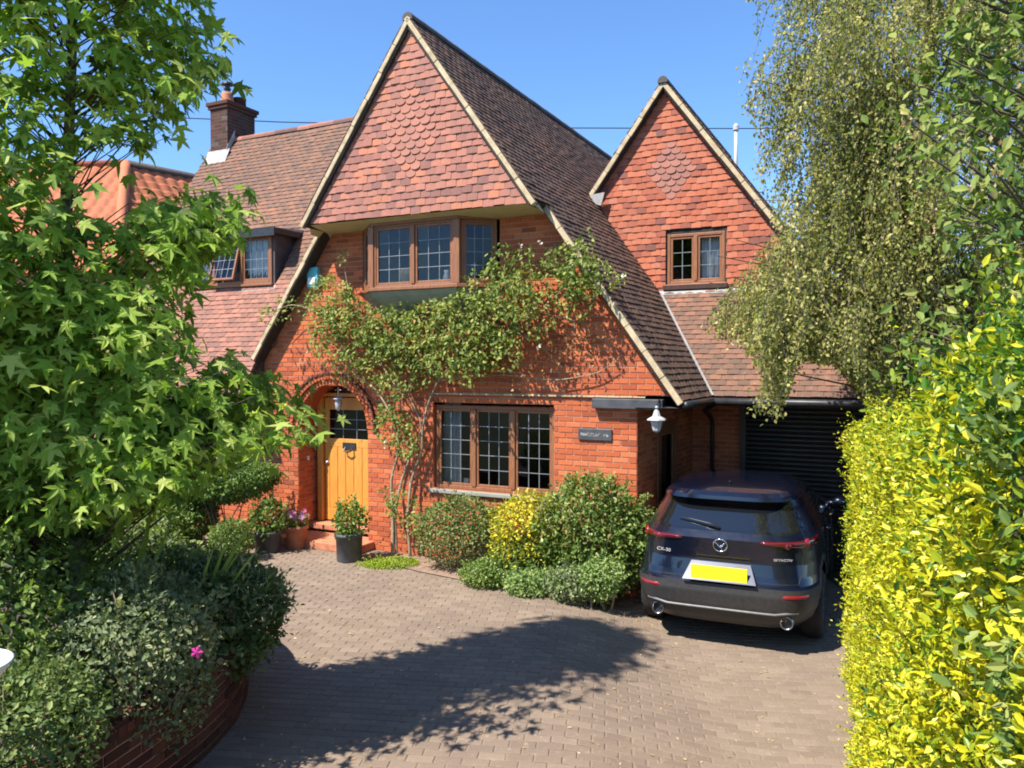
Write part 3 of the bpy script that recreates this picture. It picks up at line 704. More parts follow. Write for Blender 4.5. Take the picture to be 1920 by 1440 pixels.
# bay (oriel) window under the hood
bay = MB(); BF = -.36; bz0, bz1 = 4.03, 5.0; c0, c1 = -.86, .62; w0, w1 = -1.28, 1.12
def ring(z, inset=0): return [(w0 + inset, .0, z), (c0 + inset * .6, BF + inset, z), (c1 - inset * .6, BF + inset, z), (w1 - inset, .0, z)]
def prism(mb, lo, hi):
    n = len(lo); mb.add(lo + hi, [(i, i + 1, i + 1 + n, i + n) for i in range(n - 1)] + [tuple(range(n, 2 * n)), tuple(reversed(range(n)))])
prism(bay, ring(bz0 - .055, -.03), ring(bz0, -.03)); prism(bay, ring(bz1 - .06, -.01), ring(bz1, -.01))
bay_o = bevel(bay.build('bay_window', 'wood', house), .008)
for p in ((c0, BF), (c1, BF)):
    bevel(MB().box(p[0] - .05, p[0] + .05, p[1] - .012, p[1] + .09, bz0, bz1 - .06).build('corner_post', 'wood', bay_o), .01)
mb = MB(); n = 5
for i in range(n):
    k0, k1 = i / n, (i + 1) / n
    lo = ring(bz0 - .06 - .36 * k1, .40 * k1 ** 1.3); hi = ring(bz0 - .06 - .36 * k0, .40 * k0 ** 1.3)
    mb.add(lo + hi, [(j, j + 1, j + 5, j + 4) for j in range(3)])
mb.build('bay_base', 'panel_grey', bay_o)
window(house, (c0 + .052, BF + .01, bz0), (1, 0, 0), c1 - c0 - .104, bz1 - .06 - bz0, 2, 3, 4, fr=.03, setback=0, glass='glass_clear', seed=5, sill=False, mull=.06)
d = Vector((w1 - c1, -BF, 0)); window(house, Vector((c1, BF, bz0)) + d.normalized() * .06 + Vector((-.01, .02, 0)), d, d.length - .1, bz1 - .06 - bz0, 1, 3, 4, fr=.04, setback=0, seed=6, sill=False)
d = Vector((c0 - w0, BF, 0)); window(house, Vector((w0, 0, bz0)) + d.normalized() * .05, d, d.length - .11, bz1 - .06 - bz0, 1, 3, 4, fr=.04, setback=0, seed=7, sill=False)
mb = MB(); mb.quad((w0 - .2, .05, bz0 - .03), (w1 + .2, .05, bz0 - .03), (c1, BF + .05, bz0 - .03), (c0, BF + .05, bz0 - .03)); mb.build('window_board', 'white', house)
room('room', w0 + .02, w1 - .02, .02, 2.4, 3.2, 5.4)
# dormer in the wing roof
da0, da1, db, dz1 = DOR; dz0 = wing_z(db) + .03
cheeks = []; bt = (dz1 - 2.42) / t_wing - .5
for x, s in ((da0, 0), (da1 - .05, 1)):
    prof = [(db, dz0 - .1), (db, dz1), (bt + .1, dz1), (db + .02, dz0 - .12)]
    cheeks.append(MB().add([(x, y, z) for y, z in prof] + [(x + .05, y, z) for y, z in prof], [(0, 1, 2, 3), (7, 6, 5, 4), (0, 4, 5, 1), (1, 5, 6, 2), (2, 6, 7, 3), (3, 7, 4, 0)]))
mb = MB(); mb.slab([(da0 - .12, db - .14, dz1 + .05), (da1 + .12, db - .14, dz1 + .05), (da1 + .12, bt + .25, dz1 + .13), (da0 - .12, bt + .25, dz1 + .13)], (0, 0, 1), .05)
dormer = mb.build('dormer', 'lead', house)
for q in cheeks: q.build('cheek', 'dark_board', dormer)
mb = MB(); mb.box(da0 - .13, da1 + .13, db - .16, db - .135, dz1 - .09, dz1 + .06); mb.box(da1 + .105, da1 + .13, db - .135, bt + .1, dz1 - .05, dz1 + .05); mb.build('dormer_fascia', 'black', dormer)
window(house, (da0 + .05, db - .03, dz0 + .01), (1, 0, 0), da1 - da0 - .1, dz1 - dz0 - .03, 3, 4, 4, fr=.06, setback=0, mat='wood', glass='glass_clear', open_light=1, seed=8, mull=.06)
mb = MB(); mb.slab([(da0 - .05, db - .03, dz0 - .04), (da1 + .05, db - .03, dz0 - .04), (da1 + .05, db - .085, dz0 - .115), (da0 - .05, db - .085, dz0 - .115)], (0, -1, .7), .012); mb.build('apron_flashing', 'lead_pale', dormer)
room('room', da0 + .06, da1 - .06, db + .12, db + 1.6, dz0 - .3, dz1 - .01)
curtain(da0 + .1, da0 + .78, db + .15, dz0 + .02, dz1 - .06, waves=7); curtain(da1 - .78, da1 - .1, db + .15, dz0 + .02, dz1 - .06, waves=7)
# ------------------------------------------------------------------ porch, arch and door
mb = MB(); n = 20
pts = [(door_c + math.cos(math.pi * i / n) * door_r, spring + math.sin(math.pi * i / n) * door_r) for i in range(n + 1)]
for i in range(n):
    (x0, z0), (x1, z1) = pts[i], pts[i + 1]; mb.quad((x0, 0, z0), (x1, 0, z1), (x1, .5, z1), (x0, .5, z0))
o = mb.build('porch_vault', 'brick', house, True); o.color = (.3, 0, 0, 1)
mb = MB(); mb.quad((door_c - .72, .5, -.1), (door_c + .72, .5, -.1), (door_c + .72, .5, 2.8), (door_c - .72, .5, 2.8)); o = mb.build('porch_back', 'wood_dark', house)
arch = MB().box(door_c - door_r - .17, door_c - door_r - .01, -.035, -.001, spring - .05, spring - .005).build('porch_arch', 'brick', house); arch.color = (.4, 0, 0, 1)
def arch_ring(r0, r1, y0, y1, n, mat, rndlo, rndhi):
    dth = math.pi / n; g = .008 / r1
    rm = MB(); a = dth / 2 - g
    v = [(math.sin(s * a) * rr, y, math.cos(s * a) * rr) for y in (y0, y1) for rr in (r0, r1) for s in (-1, 1)]
    rm.add(v, [(0, 1, 3, 2), (4, 6, 7, 5), (0, 2, 6, 4), (1, 5, 7, 3), (2, 3, 7, 6), (0, 4, 5, 1)])
    me = rm.mesh('voussoir'); me.materials.append(M[mat])
    for i in range(n):
        th = -math.pi / 2 + dth * (i + .5); o = obj('voussoir', me, None, arch); o.color = (random.uniform(rndlo, rndhi), 0, 0, 1)
        o.matrix_local = Matrix.Translation((door_c, random.uniform(-.003, .003), spring)) @ Matrix.Rotation(th, 4, 'Y')
arch_ring(.695, .775, -.012, .1, 34, 'brick', .5, 1); arch_ring(.78, .85, -.055, .02, 38, 'brick', .1, .5); arch_ring(.853, .885, -.075, .0, 24, 'brick_dark', .3, 1)
# door in its frame
DY = .44; mb = MB(); dl, dr, dzb, dzt = -2.53, -1.27, .27, 2.46
mb.box(dl, dl + .10, DY - .06, DY + .05, dzb, 2.42); mb.box(dr - .10, dr, DY - .06, DY + .05, dzb, 2.42); mb.box(dl + .1, dr - .1, DY - .06, DY + .05, 2.36, 2.42)
frame = bevel(mb.build('door_frame', 'oak', house), .008)
x0, x1 = dl + .12, dr - .12; gz0, gz1 = 1.66, 2.14
mb = MB(); mb.box(x0, x1, DY, DY + .04, dzb + .02, dzb + .22); mb.box(x0, x0 + .09, DY, DY + .04, dzb + .22, 2.34); mb.box(x1 - .09, x1, DY, DY + .04, dzb + .22, 2.34)
mb.box(x0 + .09, x1 - .09, DY, DY + .04, gz1, 2.34); mb.box(x0 + .09, x1 - .09, DY, DY + .04, gz0 - .14, gz0); mb.box(x0 + .09, x1 - .09, DY + .012, DY + .03, dzb + .22, gz0 - .14)
door = bevel(mb.build('front_door', 'oak', house), .006)
pw = (x1 - x0 - .18) / 5
for i in range(5): bevel(MB().box(x0 + .09 + i * pw + .004, x0 + .09 + (i + 1) * pw - .004, DY + .002, DY + .02, dzb + .222, gz0 - .142).build('plank', 'oak', door), .006)
gw_ = (x1 - x0 - .18) / 3; gh = (gz1 - gz0) / 3; me = MB().quad((0, 0, 0), (gw_, 0, 0), (gw_, 0, gh), (0, 0, gh)).mesh('pane'); me.materials.append(M['glass_dark'])
for i in range(3):
    for k in range(3):
        o = obj('pane', me, None, door); o.location = (x0 + .09 + i * gw_, DY + .02, gz0 + k * gh)
mb = MB()
for i in (1, 2): mb.box(x0 + .09 + i * gw_ - .005, x0 + .09 + i * gw_ + .005, DY + .012, DY + .026, gz0, gz1); mb.box(x0 + .09, x1 - .09, DY + .0125, DY + .0255, gz0 + i * gh - .005, gz0 + i * gh + .005)
mb.build('leading', 'came', door)
xc = (x0 + x1) / 2; mb = MB(); mb.box(xc - .13, xc + .13, DY - .02, DY - .001, 1.50, 1.60); mb.tube([(xc - .07, DY - .02, 1.52), (xc - .075, DY - .06, 1.47), (xc, DY - .07, 1.445), (xc + .075, DY - .06, 1.47), (xc + .07, DY - .02, 1.52)], .012, 6)
mb.build('letter_plate', 'black', door)
mb = MB(); mb.lathe([(.0, -.0), (.03, .0), (.035, .02), (.0, .04)], (0, 0, 0), 12); o = mb.build('door_knob', 'steel', door); o.matrix_local = Matrix.Translation((x0 + .045, DY, 1.25)) @ Matrix.Rotation(math.pi / 2, 4, 'X')
mb = MB(); mb.box(dl - .05, dr + .05, .22, .5, .16, .265); bevel(mb.build('door_sill', 'terracotta', house), .02)
mb = MB(); mb.box(door_c - door_r - .12, door_c + door_r + .12, -.42, .22, .0, .135); bevel(mb.build('door_step', 'terracotta', house), .02)
mb = MB(); mb.box(-2.63, -2.585, .21, .25, 1.30, 1.37); mb.build('door_bell', 'white', house)
# porch lamp
pl = thing('porch_lamp', 'small pale lantern hanging under the brick porch arch', 'lantern', hw(-1.95, .22, 2.22))
mb = MB(); mb.lathe([(.0, .30), (.012, .30), (.012, .15), (.09, .13), (.10, .11), (.06, .10)], n=10); mb.build('cap', 'lamp_grey', pl)
mb = MB(); mb.lathe([(.055, .10), (.06, .05), (.045, -.05), (.02, -.08), (.0, -.085)], n=10); mb.build('shade', 'lamp_grey', pl, True)
# ------------------------------------------------------------------ chimney
mb = MB(); cx0, cx1, cy0, cy1, cz0, cz1 = -7.30, -6.80, 2.56, 3.36, 6.9, 8.52
mb.box(cx0, cx1, cy0, cy1, cz0, cz1); chim = mb.build('chimney', 'ridge_dark', house)
cb = []; dm = MB()
wall_courses((cx0, cy0, 0), (1, 0, 0), (0, -1, 0), cz0, cz1, lambda z: (0, cx1 - cx0), [], 51, cb, dm); wall_courses((cx1, cy0, 0), (0, 1, 0), (1, 0, 0), cz0, cz1, lambda z: (0, cy1 - cy0), [], 52, cb, dm)
cm = brick_mats(cb, 53); cm[:, :3, 3] += 0; pieces('chimney_brick', 'chimney_brick_field', chim, 'brick_dark', T_BRICK, cm, .0 + .6 * rng.random(len(cm)), dist_of(cm), 250)
mb = MB(); mb.box(cx0 - .04, cx1 + .04, cy0 - .04, cy1 + .04, cz1 - .09, cz1 - .02); mb.box(cx0 - .07, cx1 + .07, cy0 - .07, cy1 + .07, cz1 - .02, cz1 + .06); o = bevel(mb.build('corbel', 'brick_dark', chim), .01); o.color = (.4, 0, 0, 1)
mb = MB(); mb.lathe([(.16, 0), (.15, .06), (.12, .2), (.125, .26), (.1, .27)], (cx0 + .25, cy0 + .25, cz1 + .06), 14); mb.build('chimney_pot', 'terracotta', chim, True)
mb = MB(); mb.lathe([(.06, 0), (.06, .08), (.08, .08), (.08, .1), (.055, .1), (.055, .17), (.13, .18), (.12, .22), (.0, .235)], (cx0 + .25, cy0 + .25, cz1 + .32), 14); mb.build('cowl', 'black', chim)
mb = MB(); mb.lathe([(.15, 0), (.14, .16), (.15, .22), (.11, .22)], (cx1 - .2, cy1 - .25, cz1 + .06), 12); mb.build('chimney_pot', 'brick_dark', chim, True)
mb = MB(); zf = wing_z(cy0); mb.slab([(cx0 - .05, cy0 - .13, zf - .15), (cx1 + .05, cy0 - .13, zf - .15), (cx1 + .08, cy0 - .012, zf + .16), (cx0 - .08, cy0 - .012, zf + .16)], (0, -1, .6), .012)
mb.slab([(cx1 + .012, cy0 - .05, zf + .0), (cx1 + .012, cy0 + .2, zf + .42), (cx1 + .012, cy0 + .2, zf + .62), (cx1 + .012, cy0 - .02, zf + .22)], (1, 0, 0), .01); mb.build('flashing', 'lead_pale', chim)
# metal flue behind the garage gable
mb = MB(); mb.tube([(3.26, 6, 6.2), (3.26, 6, 7.55)], .036, 12); mb.build('flue', 'lamp_grey', house, True)
mb = MB(); mb.lathe([(.042, 0), (.06, .02), (.06, .1), (.02, .15)], (3.26, 6, 7.5), 12); mb.build('flue_cap', 'lamp_grey', house)
# ------------------------------------------------------------------ eaves: beam, gutters, downpipes, garage
mb = MB(); mb.box(2.56, 3.52, -.12, -.006, 2.30, 2.43); bevel(mb.build('eaves_beam', 'dark_board', house), .008)
mb = MB(); mb.tube([(3.2, 1.30, 2.36), (7.3, 1.30, 2.36)], .055, 8); mb.build('gutter', 'black', house, True)
mb = MB(); mb.tube([(3.84, -.2, 2.37), (3.84, 1.4, 2.37)], .05, 8); mb.tube([(3.88, 1.36, 2.33), (3.6, 1.9, 2.2), (3.5, 2.85, 2.02), (3.5, 2.9, 1.9), (3.5, 2.9, -.25)], .034, 8); mb.build('downpipe', 'black', house, True)
mb = MB(); mb.tube([(-7.5, WB0 - .04, WZ0 - .06), (-3.3, WB0 - .04, WZ0 - .06)], .055, 8); mb.build('gutter', 'black', house, True)
mb = MB(); mb.quad((-7.5, WB0, WZ0 - .1), (-3.32, WB0, WZ0 - .1), (-3.32, 0, WZ0 - .1), (-7.5, 0, WZ0 - .1)); mb.tri((-3.325, WB0, WZ0 - .1), (-3.325, 0, WZ0 - .1), (-3.325, 0, wing_z(0) - .1)); mb.tri((-3.325, WB0, WZ0 - .1), (-3.325, 0, wing_z(0) - .1), (-3.325, WB0, WZ0)); mb.build('eaves_soffit', 'dark_board', house)
mb = MB(); mb.quad((3.15, 1.4, 2.38), (7.3, 1.4, 2.38), (7.3, 3.1, 2.42), (3.15, 3.1, 2.42)); mb.build('carport_ceiling', 'wood_dark', house)
mb = MB(); mb.quad((3.16, -.2, 2.33), (3.82, -.2, 2.33), (3.82, 1.45, 2.33), (3.16, 1.45, 2.33)); mb.build('eaves_soffit', 'dark_board', house)
gd = MB().box(3.93, 4.02, 2.94, 3.05, -.3, 2.4).build('garage_door', 'wood_dark', house)
MB().box(6.9, 7.1, 2.0, 3.05, -.3, 2.4).build('garage_pier', 'brick', house)
sl = MB(); k = 5
for i in range(k + 1):
    t = i / k; sl.v += [(4.02, 2.97 - .018 * math.sin(t * math.pi), .073 * t), (6.9, 2.97 - .018 * math.sin(t * math.pi), .073 * t)]
sl.f += [(2 * i, 2 * i + 1, 2 * i + 3, 2 * i + 2) for i in range(k)]
me = sl.mesh('slat', True); me.materials.append(M['roller'])
for i in range(36): o = obj('slat', me, None, gd); o.location = (0, 0, -.28 + i * .075)
# side door in the shaded flank wall
mb = MB(); X = 3.17
mb.box(X - .06, X, .95, 1.03, -.25, 2.05); mb.box(X - .06, X, 1.87, 1.95, -.25, 2.05); mb.box(X - .06, X, 1.03, 1.87, 1.97, 2.05)
mb.box(X - .05, X - .01, 1.04, 1.15, -.2, 1.97); mb.box(X - .05, X - .01, 1.75, 1.86, -.2, 1.97); mb.box(X - .05, X - .01, 1.15, 1.75, -.2, .9); mb.box(X - .05, X - .01, 1.15, 1.75, 1.85, 1.97)
sd = bevel(mb.build('side_door', 'wood', house), .006); MB().quad((X - .03, 1.15, .9), (X - .03, 1.75, .9), (X - .03, 1.75, 1.85), (X - .03, 1.15, 1.85)).build('pane', 'glass_dark', sd)
mb = MB(); mb.quad((X - .1, .9, -.3), (X - .1, 2, -.3), (X - .1, 2, 2.1), (X - .1, .9, 2.1)); mb.build('room', 'room', house)
# ------------------------------------------------------------------ things fixed to the house
wlp = thing('wall_lantern', 'grey wall lantern hung below the roof corner beside the carport', 'lantern', hw(3.46, -.16, 2.02))
mb = MB(); mb.lathe([(.0, .34), (.018, .33), (.03, .28), (.055, .2), (.12, .165), (.125, .15), (.07, .145)], n=8); mb.build('hood', 'lamp_grey', wlp)
mb = MB(); mb.lathe([(.07, .145), (.075, .12), (.05, .02), (.03, .0), (.0, -.01)], n=8); mb.build('lamp_glass', 'lamp_grey', wlp)
mb = MB(); mb.tube([(0, 0, .33), (.02, -.0, .40), (.06, .04, .40), (.05, .09, .34), (.0, .12, .36)], .014, 6); mb.build('bracket', 'black', wlp)
ab = thing('alarm_box', 'small turquoise alarm box fixed high on the brick gable beside the bargeboard', 'alarm box', hw(-2.22, 0, 4.12), -TH)
M['turq'] = mat_plain('turq', (.10, .38, .42), (.14, .46, .5), 5, .45)
bevel(MB().box(-.11, .11, -.09, .0, .0, .33).build('casing', 'turq', ab), .02); bevel(MB().box(-.075, .075, -.105, -.091, .05, .16).build('cover', 'white', ab), .008)
sg = thing('house_sign', 'small dark slate name sign on the brick wall right of the large window', 'sign', hw(2.57, 0, 1.86), -TH)
bevel(MB().box(-.24, .24, -.03, -.004, .0, .16).build('plate', 'dark_board', sg), .01)
mb = MB(); r = random.Random(3); x = -.20
for i in range(12):
    if i == 9: x += .05; continue
    w = r.uniform(.016, .03); z0 = .055; h = r.uniform(.035, .055)
    mb.box(x, x + .007, -.034, -.03, z0, z0 + h); mb.box(x + .007, x + w, -.034, -.03, z0 + h * r.choice((0, .45, .8)), z0 + h * r.choice((0, .45, .8)) + .008); x += w + .007
mb.build('lettering', 'lead_pale', sg)
# vases and mug on the window boards
def vase(label, a, b, z, prof, mat='cream', group=None):
    P = hw(a, b, z); o = MB().lathe(prof, n=18).build('vase', mat, None, True); o.location = P; tag(o, label, 'vase'); return o
vase('rounded cream urn behind the left light of the bay window', -.35, BF + .2, bz0 - .02, [(.06, 0), (.07, .02), (.045, .06), (.10, .14), (.12, .2), (.10, .27), (.07, .29)])
vase('slim white jug behind the right light of the bay window', .34, BF + .2, bz0 - .02, [(.05, 0), (.055, .05), (.05, .16), (.035, .2), (.045, .24)], 'white')
mg = MB().lathe([(.05, 0), (.055, .05), (.052, .12)], n=16).build('plant_pot', 'white', None, True); mg.location = hw(.47, .2, GW[2] + .03); tag(mg, 'small white pot on the sill inside the large ground floor window', 'pot')
mb = MB(); mb.box(GW[0] - .4, GW[1] + .4, .14, .34, GW[2] - .03, GW[2] + .03); mb.build('window_board', 'wood', house)
# ------------------------------------------------------------------ the car
m, nt, b = new_mat('car_paint'); b.inputs['Base Color'].default_value = (.003, .006, .02, 1); b.inputs['Metallic'].default_value = .35; b.inputs['Roughness'].default_value = .3; b.inputs['Coat Weight'].default_value = 1; b.inputs['Coat Roughness'].default_value = .02
f = world_noise(nt, 9, 4); nt.links.new(ramp(nt, [(.3, (.28,) * 3), (.7, (.36,) * 3)], f), b.inputs['Roughness']); M['car_paint'] = m
M['cladding'] = mat_plain('cladding', (.022, .021, .021), (.036, .034, .033), 30, .5)
M['car_glass'] = mat_plain('car_glass', (.006, .007, .009), None, rough=.03, spec=.7, coat=1)
M['trim_grey'] = mat_plain('trim_grey', (.12, .115, .11), (.17, .165, .16), 20, .4)
M['tyre'] = mat_plain('tyre', (.012, .012, .012), (.022, .021, .02), 20, .85)
M['lamp_red'] = mat_plain('lamp_red', (.11, .005, .008), None, rough=.12, spec=.7, coat=1)
M['reflector'] = mat_plain('reflector', (.22, .01, .012), None, rough=.25, coat=.5)
M['plate_yellow'] = mat_plain('plate_yellow', (.85, .62, .01), (.88, .66, .02), 3, .4)
M['chrome'] = mat_plain('chrome', (.75, .76, .78), None, rough=.1, metal=1)
M['rim'] = mat_plain('rim', (.35, .36, .38), None, rough=.3, metal=1)
HEAD = math.radians(24); CARP = (2.24, 8.50)
car = thing('parked_car', 'dark blue hatchback crossover parked under the carport roof seen from behind', 'car', (CARP[0], CARP[1], float(ground_z(2.5, 9.0))), math.pi / 2 - HEAD)
S_Z = [.24, .32, .42, .55, .625, .64, .70, .80, .90, .98, 1.03, 1.08, 1.2, 1.32, 1.385, 1.40, 1.445, 1.49, 1.525, 1.545]
_rz = lambda z: float(np.interp(z, [0, .24, .63, .98, 1.385, 1.545, 3], [0, .25, .67, 1.09, 1.43, 1.56, 3]))
S_R = [.16, .07, .02, .0, .01, .065, .085, .105, .085, .07, .115, .16, .25, .345, .39, .27, .275, .34, .55, .85]
S_F = [4.22, 4.34, 4.39, 4.39, 4.38, 4.375, 4.36, 4.28, 4.12, 3.62, 3.34, 3.16, 2.86, 2.56, 2.40, 2.36, 2.24, 2.08, 1.86, 1.5]
S_W = [.80, .855, .885, .897, .897, .895, .893, .888, .878, .862, .842, .818, .765, .71, .685, .68, .655, .61, .50, .25]
S_P = [5, 6, 6.5, 7, 7, 6.5, 6, 5.6, 5.2, 5, 4.6, 4.4, 4.2, 4.2, 4.2, 4.2, 4.0, 3.6, 3, 2.4]
S_Z0 = S_Z
def cs(z):
    return [float(np.interp(z, S_Z, q)) for q in (S_R, S_F, S_W, S_P)]
def rear_x(y, z):
    r_, f_, w_, p_ = cs(z); A = (f_ - r_) / 2; k = min(abs(y) / w_, .9995)
    return r_ + A - A * (1 - k ** p_) ** (1 / p_)
NP = 104
def contour(z):
    r_, f_, w_, p_ = cs(z); A = (f_ - r_) / 2; xc = (f_ + r_) / 2; out = []
    for i in range(NP):
        th = 2 * math.pi * i / NP + math.pi; c, s_ = math.cos(th), math.sin(th)
        # denser at the corners through the superellipse parametrisation
        pp = p_ if c < 0 else max(3.0, p_ - 1.6)
        out.append((xc + A * math.copysign(abs(c) ** (2 / pp), c), -w_ * math.copysign(abs(s_) ** (2 / pp), s_), z))
    return out
zs = sorted(set(S_Z + list(np.linspace(.24, 1.545, 46)))); rows = [contour(z) for z in zs]
body, clad, rglass, sglass = MB(), MB(), MB(), MB()
allv = [p for r_ in rows for p in r_]
for q in (body, clad, rglass, sglass): q.v = list(allv)
WX = (.86, 3.53); WR = .345
for j in range(len(zs) - 1):
    zm = (zs[j] + zs[j + 1]) / 2
    for i in range(NP):
        k = (i + 1) % NP; fc = (j * NP + i, j * NP + k, (j + 1) * NP + k, (j + 1) * NP + i)
        c = [sum(allv[q][d] for q in fc) / 4 for d in range(3)]; r_, f_, w_, p_ = cs(zm)
        side = abs(c[1]) > .9 * w_
        if side and any((c[0] - wx) ** 2 + (zm - .335) ** 2 < (.385) ** 2 for wx in WX): continue            # wheel arches
        near_arch = side and any((c[0] - wx) ** 2 + (zm - .335) ** 2 < (.46) ** 2 for wx in WX)
        if zm < .63 and (c[0] < .55 or zm < .40 or near_arch) or near_arch: clad.f.append(fc)
        elif 1.05 < zm < 1.36 and c[0] < r_ + .35 and abs(c[1]) < w_ * .86: rglass.f.append(fc)
        elif 1.02 < zm < 1.40 and side and .62 + (zm - 1.0) * .7 < c[0] < f_ - .38 and not (1.55 < c[0] < 1.63): sglass.f.append(fc)
        elif 1.04 < zm < 1.40 and c[0] > f_ - .42 and abs(c[1]) < w_ * .86: sglass.f.append(fc)
        else: body.f.append(fc)
top = len(zs) - 1; body.f.append(tuple(top * NP + i for i in range(NP))); clad.f.append(tuple(reversed(range(NP))))
def clean(mb):
    us = sorted({i for f_ in mb.f for i in f_}); mp = {q: i for i, q in enumerate(us)}; mb.v = [mb.v[q] for q in us]; mb.f = [tuple(mp[i] for i in f_) for f_ in mb.f]; return mb
def smooth_angle(o):
    m = o.modifiers.new('split', 'EDGE_SPLIT'); m.split_angle = math.radians(32); return o
smooth_angle(clean(body).build('body', 'car_paint', car, True)); smooth_angle(clean(clad).build('bumper_cladding', 'cladding', car, True))
clean(rglass).build('rear_window', 'car_glass', car, True); clean(sglass).build('side_window', 'car_glass', car, True)
def patch(name, mat, y0, y1, zlo, zhi, off, nu=14, nv=5, parent=None, smooth=True):
    mb = MB()
    def fn(u, v):
        y = y0 + (y1 - y0) * u; z = zlo(y) + (zhi(y) - zlo(y)) * v
        e = min(u, 1 - u, v, 1 - v); o_ = off if e > .001 else -.004
        # outward normal approximated by finite differences
        x = rear_x(y, z); gy = (rear_x(y + .002, z) - rear_x(y - .002, z)) / .004; gy = max(-3, min(3, gy)); l = math.hypot(1, gy)
        return (x - o_ / l, y + o_ * gy / l, z)
    mb.grid(fn, nu, nv); return mb.build(name, mat, parent or car, smooth)
for s in (-1, 1):
    def band(z): return lambda y: z
    lo = lambda y: .925 + .035 * (1 - (abs(y) - .36) / .5); hi = lambda y: .99 + .008 * (abs(y) - .36)
    tl = patch('tail_light', 'lamp_red', s * .36, s * .85, lo, hi, .016, 20, 5)
    # round lamp pods inside the outer end
    for yy, rr in ((.76, .05), (.60, .036)):
        mb = MB(); mb.lathe([(.0, .012), (rr * .6, .01), (rr, -.004), (rr * 1.05, -.02)], n=16); o = mb.build('lamp_pod', 'lamp_red' if yy < .7 else 'reflector', tl, True)
        x = rear_x(s * yy, .962); gy = (rear_x(s * yy + .01, .962) - rear_x(s * yy - .01, .962)) / .02
        nrm = Vector((-1, gy, 0)).normalized(); o.matrix_local = Matrix.Translation(Vector((x, s * yy, .958)) + nrm * .012) @ nrm.to_track_quat('Z', 'X').to_matrix().to_4x4()
    patch('rear_reflector', 'reflector', s * .56, s * .80, lambda y: .545, lambda y: .585, .008, 8, 3)
    ex = MB(); x = rear_x(s * .60, .335) - .025; n_ = 20
    for xx, rr in ((x + .2, .056), (x, .060), (x - .004, .056), (x - .002, .049), (x + .05, .047)):
        ex.v += [(xx, s * .60 + rr * math.cos(2 * math.pi * k / n_), .325 + rr * math.sin(2 * math.pi * k / n_)) for k in range(n_)]
    for q in range(4): ex.f += [(q * n_ + k, q * n_ + (k + 1) % n_, (q + 1) * n_ + (k + 1) % n_, (q + 1) * n_ + k) for k in range(n_)]
    exo = ex.build('exhaust', 'rim', car, True)
    pl_ = MB(); pl_.v = [(x + .03, s * .60 + .048 * math.cos(2 * math.pi * k / n_), .325 + .048 * math.sin(2 * math.pi * k / n_)) for k in range(n_)]; pl_.f = [tuple(range(n_))]; pl_.build('exhaust_dark_disc', 'black', exo)  # black disc closes the tube, standing in for the shade inside
# plate recess: trapezoid panel tilted up to the sky, and the yellow plate
pr = MB(); bx, tx = -.03, .095
pr.slab([(bx, -.34, .652), (bx, .34, .652), (tx, .275, .785), (tx, -.275, .785)][::-1], (-1, 0, .4), .03); pro = smooth_angle(pr.build('plate_recess', 'car_paint', car))
bevel(MB().box(-.02, -.006, -.26, .26, .655, .772).build('number_plate', 'plate_yellow', pro), .003).location = (.0, 0, 0)
# rear details
patch('spoiler_edge', 'black', -.58, .58, lambda y: 1.372, lambda y: 1.402, .006, 14, 2); patch('brake_light', 'lamp_red', -.07, .11, lambda y: 1.383, lambda y: 1.397, .016, 6, 2)
mb = MB(); zb = .40
mb.tube([(rear_x(y, .40) - .012, y, .40 + .015 * (abs(y) > .5)) for y in np.linspace(-.70, .70, 15)], .012, 6); mb.build('bumper_trim', 'trim_grey', car, True)
mb = MB(); mb.tube([(rear_x(0, 1.10) - .02, .02, 1.085), (rear_x(-.0, 1.12) - .035, .12, 1.135), (rear_x(.3, 1.15) - .03, .30, 1.165), (rear_x(.42, 1.16) - .022, .42, 1.168)], [.018, .012, .009, .006], 6); mb.build('wiper', 'black', car, True)
em = MB(); x = rear_x(0, .93) - .01
n = 22; pts = [(x, .065 * math.cos(2 * math.pi * i / n), .93 + .05 * math.sin(2 * math.pi * i / n)) for i in range(n + 1)]
em.tube(pts, .007, 6, False); em.tube([(x, -.055, .955), (x, -.03, .94), (x, 0, .915), (x, .03, .94), (x, .055, .955)], [.003, .006, .008, .006, .003], 6); em.build('emblem', 'chrome', car, True)
def lettering(txt, y, z, size):
    cu = bpy.data.curves.new('lettering', 'FONT'); cu.body = txt; cu.size = size; cu.extrude = .002; cu.align_x = 'CENTER'
    t = bpy.data.objects.new('t', cu); COL.objects.link(t); me = bpy.data.meshes.new_from_object(t); COL.objects.unlink(t); bpy.data.objects.remove(t)
    me.name = 'lettering'; o = obj('lettering', me, 'lamp_grey', car); o.scale = (1.25, 1, 1)
    x = rear_x(y, z); gy = (rear_x(y + .01, z) - rear_x(y - .01, z)) / .02; nrm = Vector((-1, gy, 0)).normalized()
    xa = Vector((0, 0, 1)).cross(nrm); mm = Matrix.Identity(4)
    for i, v in enumerate((xa, Vector((0, 0, 1)), nrm)): mm[0][i], mm[1][i], mm[2][i] = v
    mm.translation = Vector((x, y, z)) + nrm * .006; o.matrix_local = mm @ Matrix.Diagonal((1.25, 1, 1, 1))
lettering('CX-30', .55, .835, .045); lettering('SKYACTIV', -.56, .835, .03)
sm_ = MB()
for s in (-1, 1): sm_.tube([(rear_x(s * yy, z) - .001, s * yy, z) for yy, z in [(.70, .655), (.715, .72), (.725, .80), (.72, .88), (.71, .925)]], .0045, 5)
sm_.tube([(rear_x(y, .655) - .001, y, .655) for y in np.linspace(-.70, .70, 21)], .0045, 5)
for s in (-1, 1):
    for xx in (1.02, 1.62, 2.72): sm_.tube([(xx, s * (float(np.interp(z, S_Z, S_W)) + .0005), z) for z in (.45, .6, .8, .98)], .004, 4)
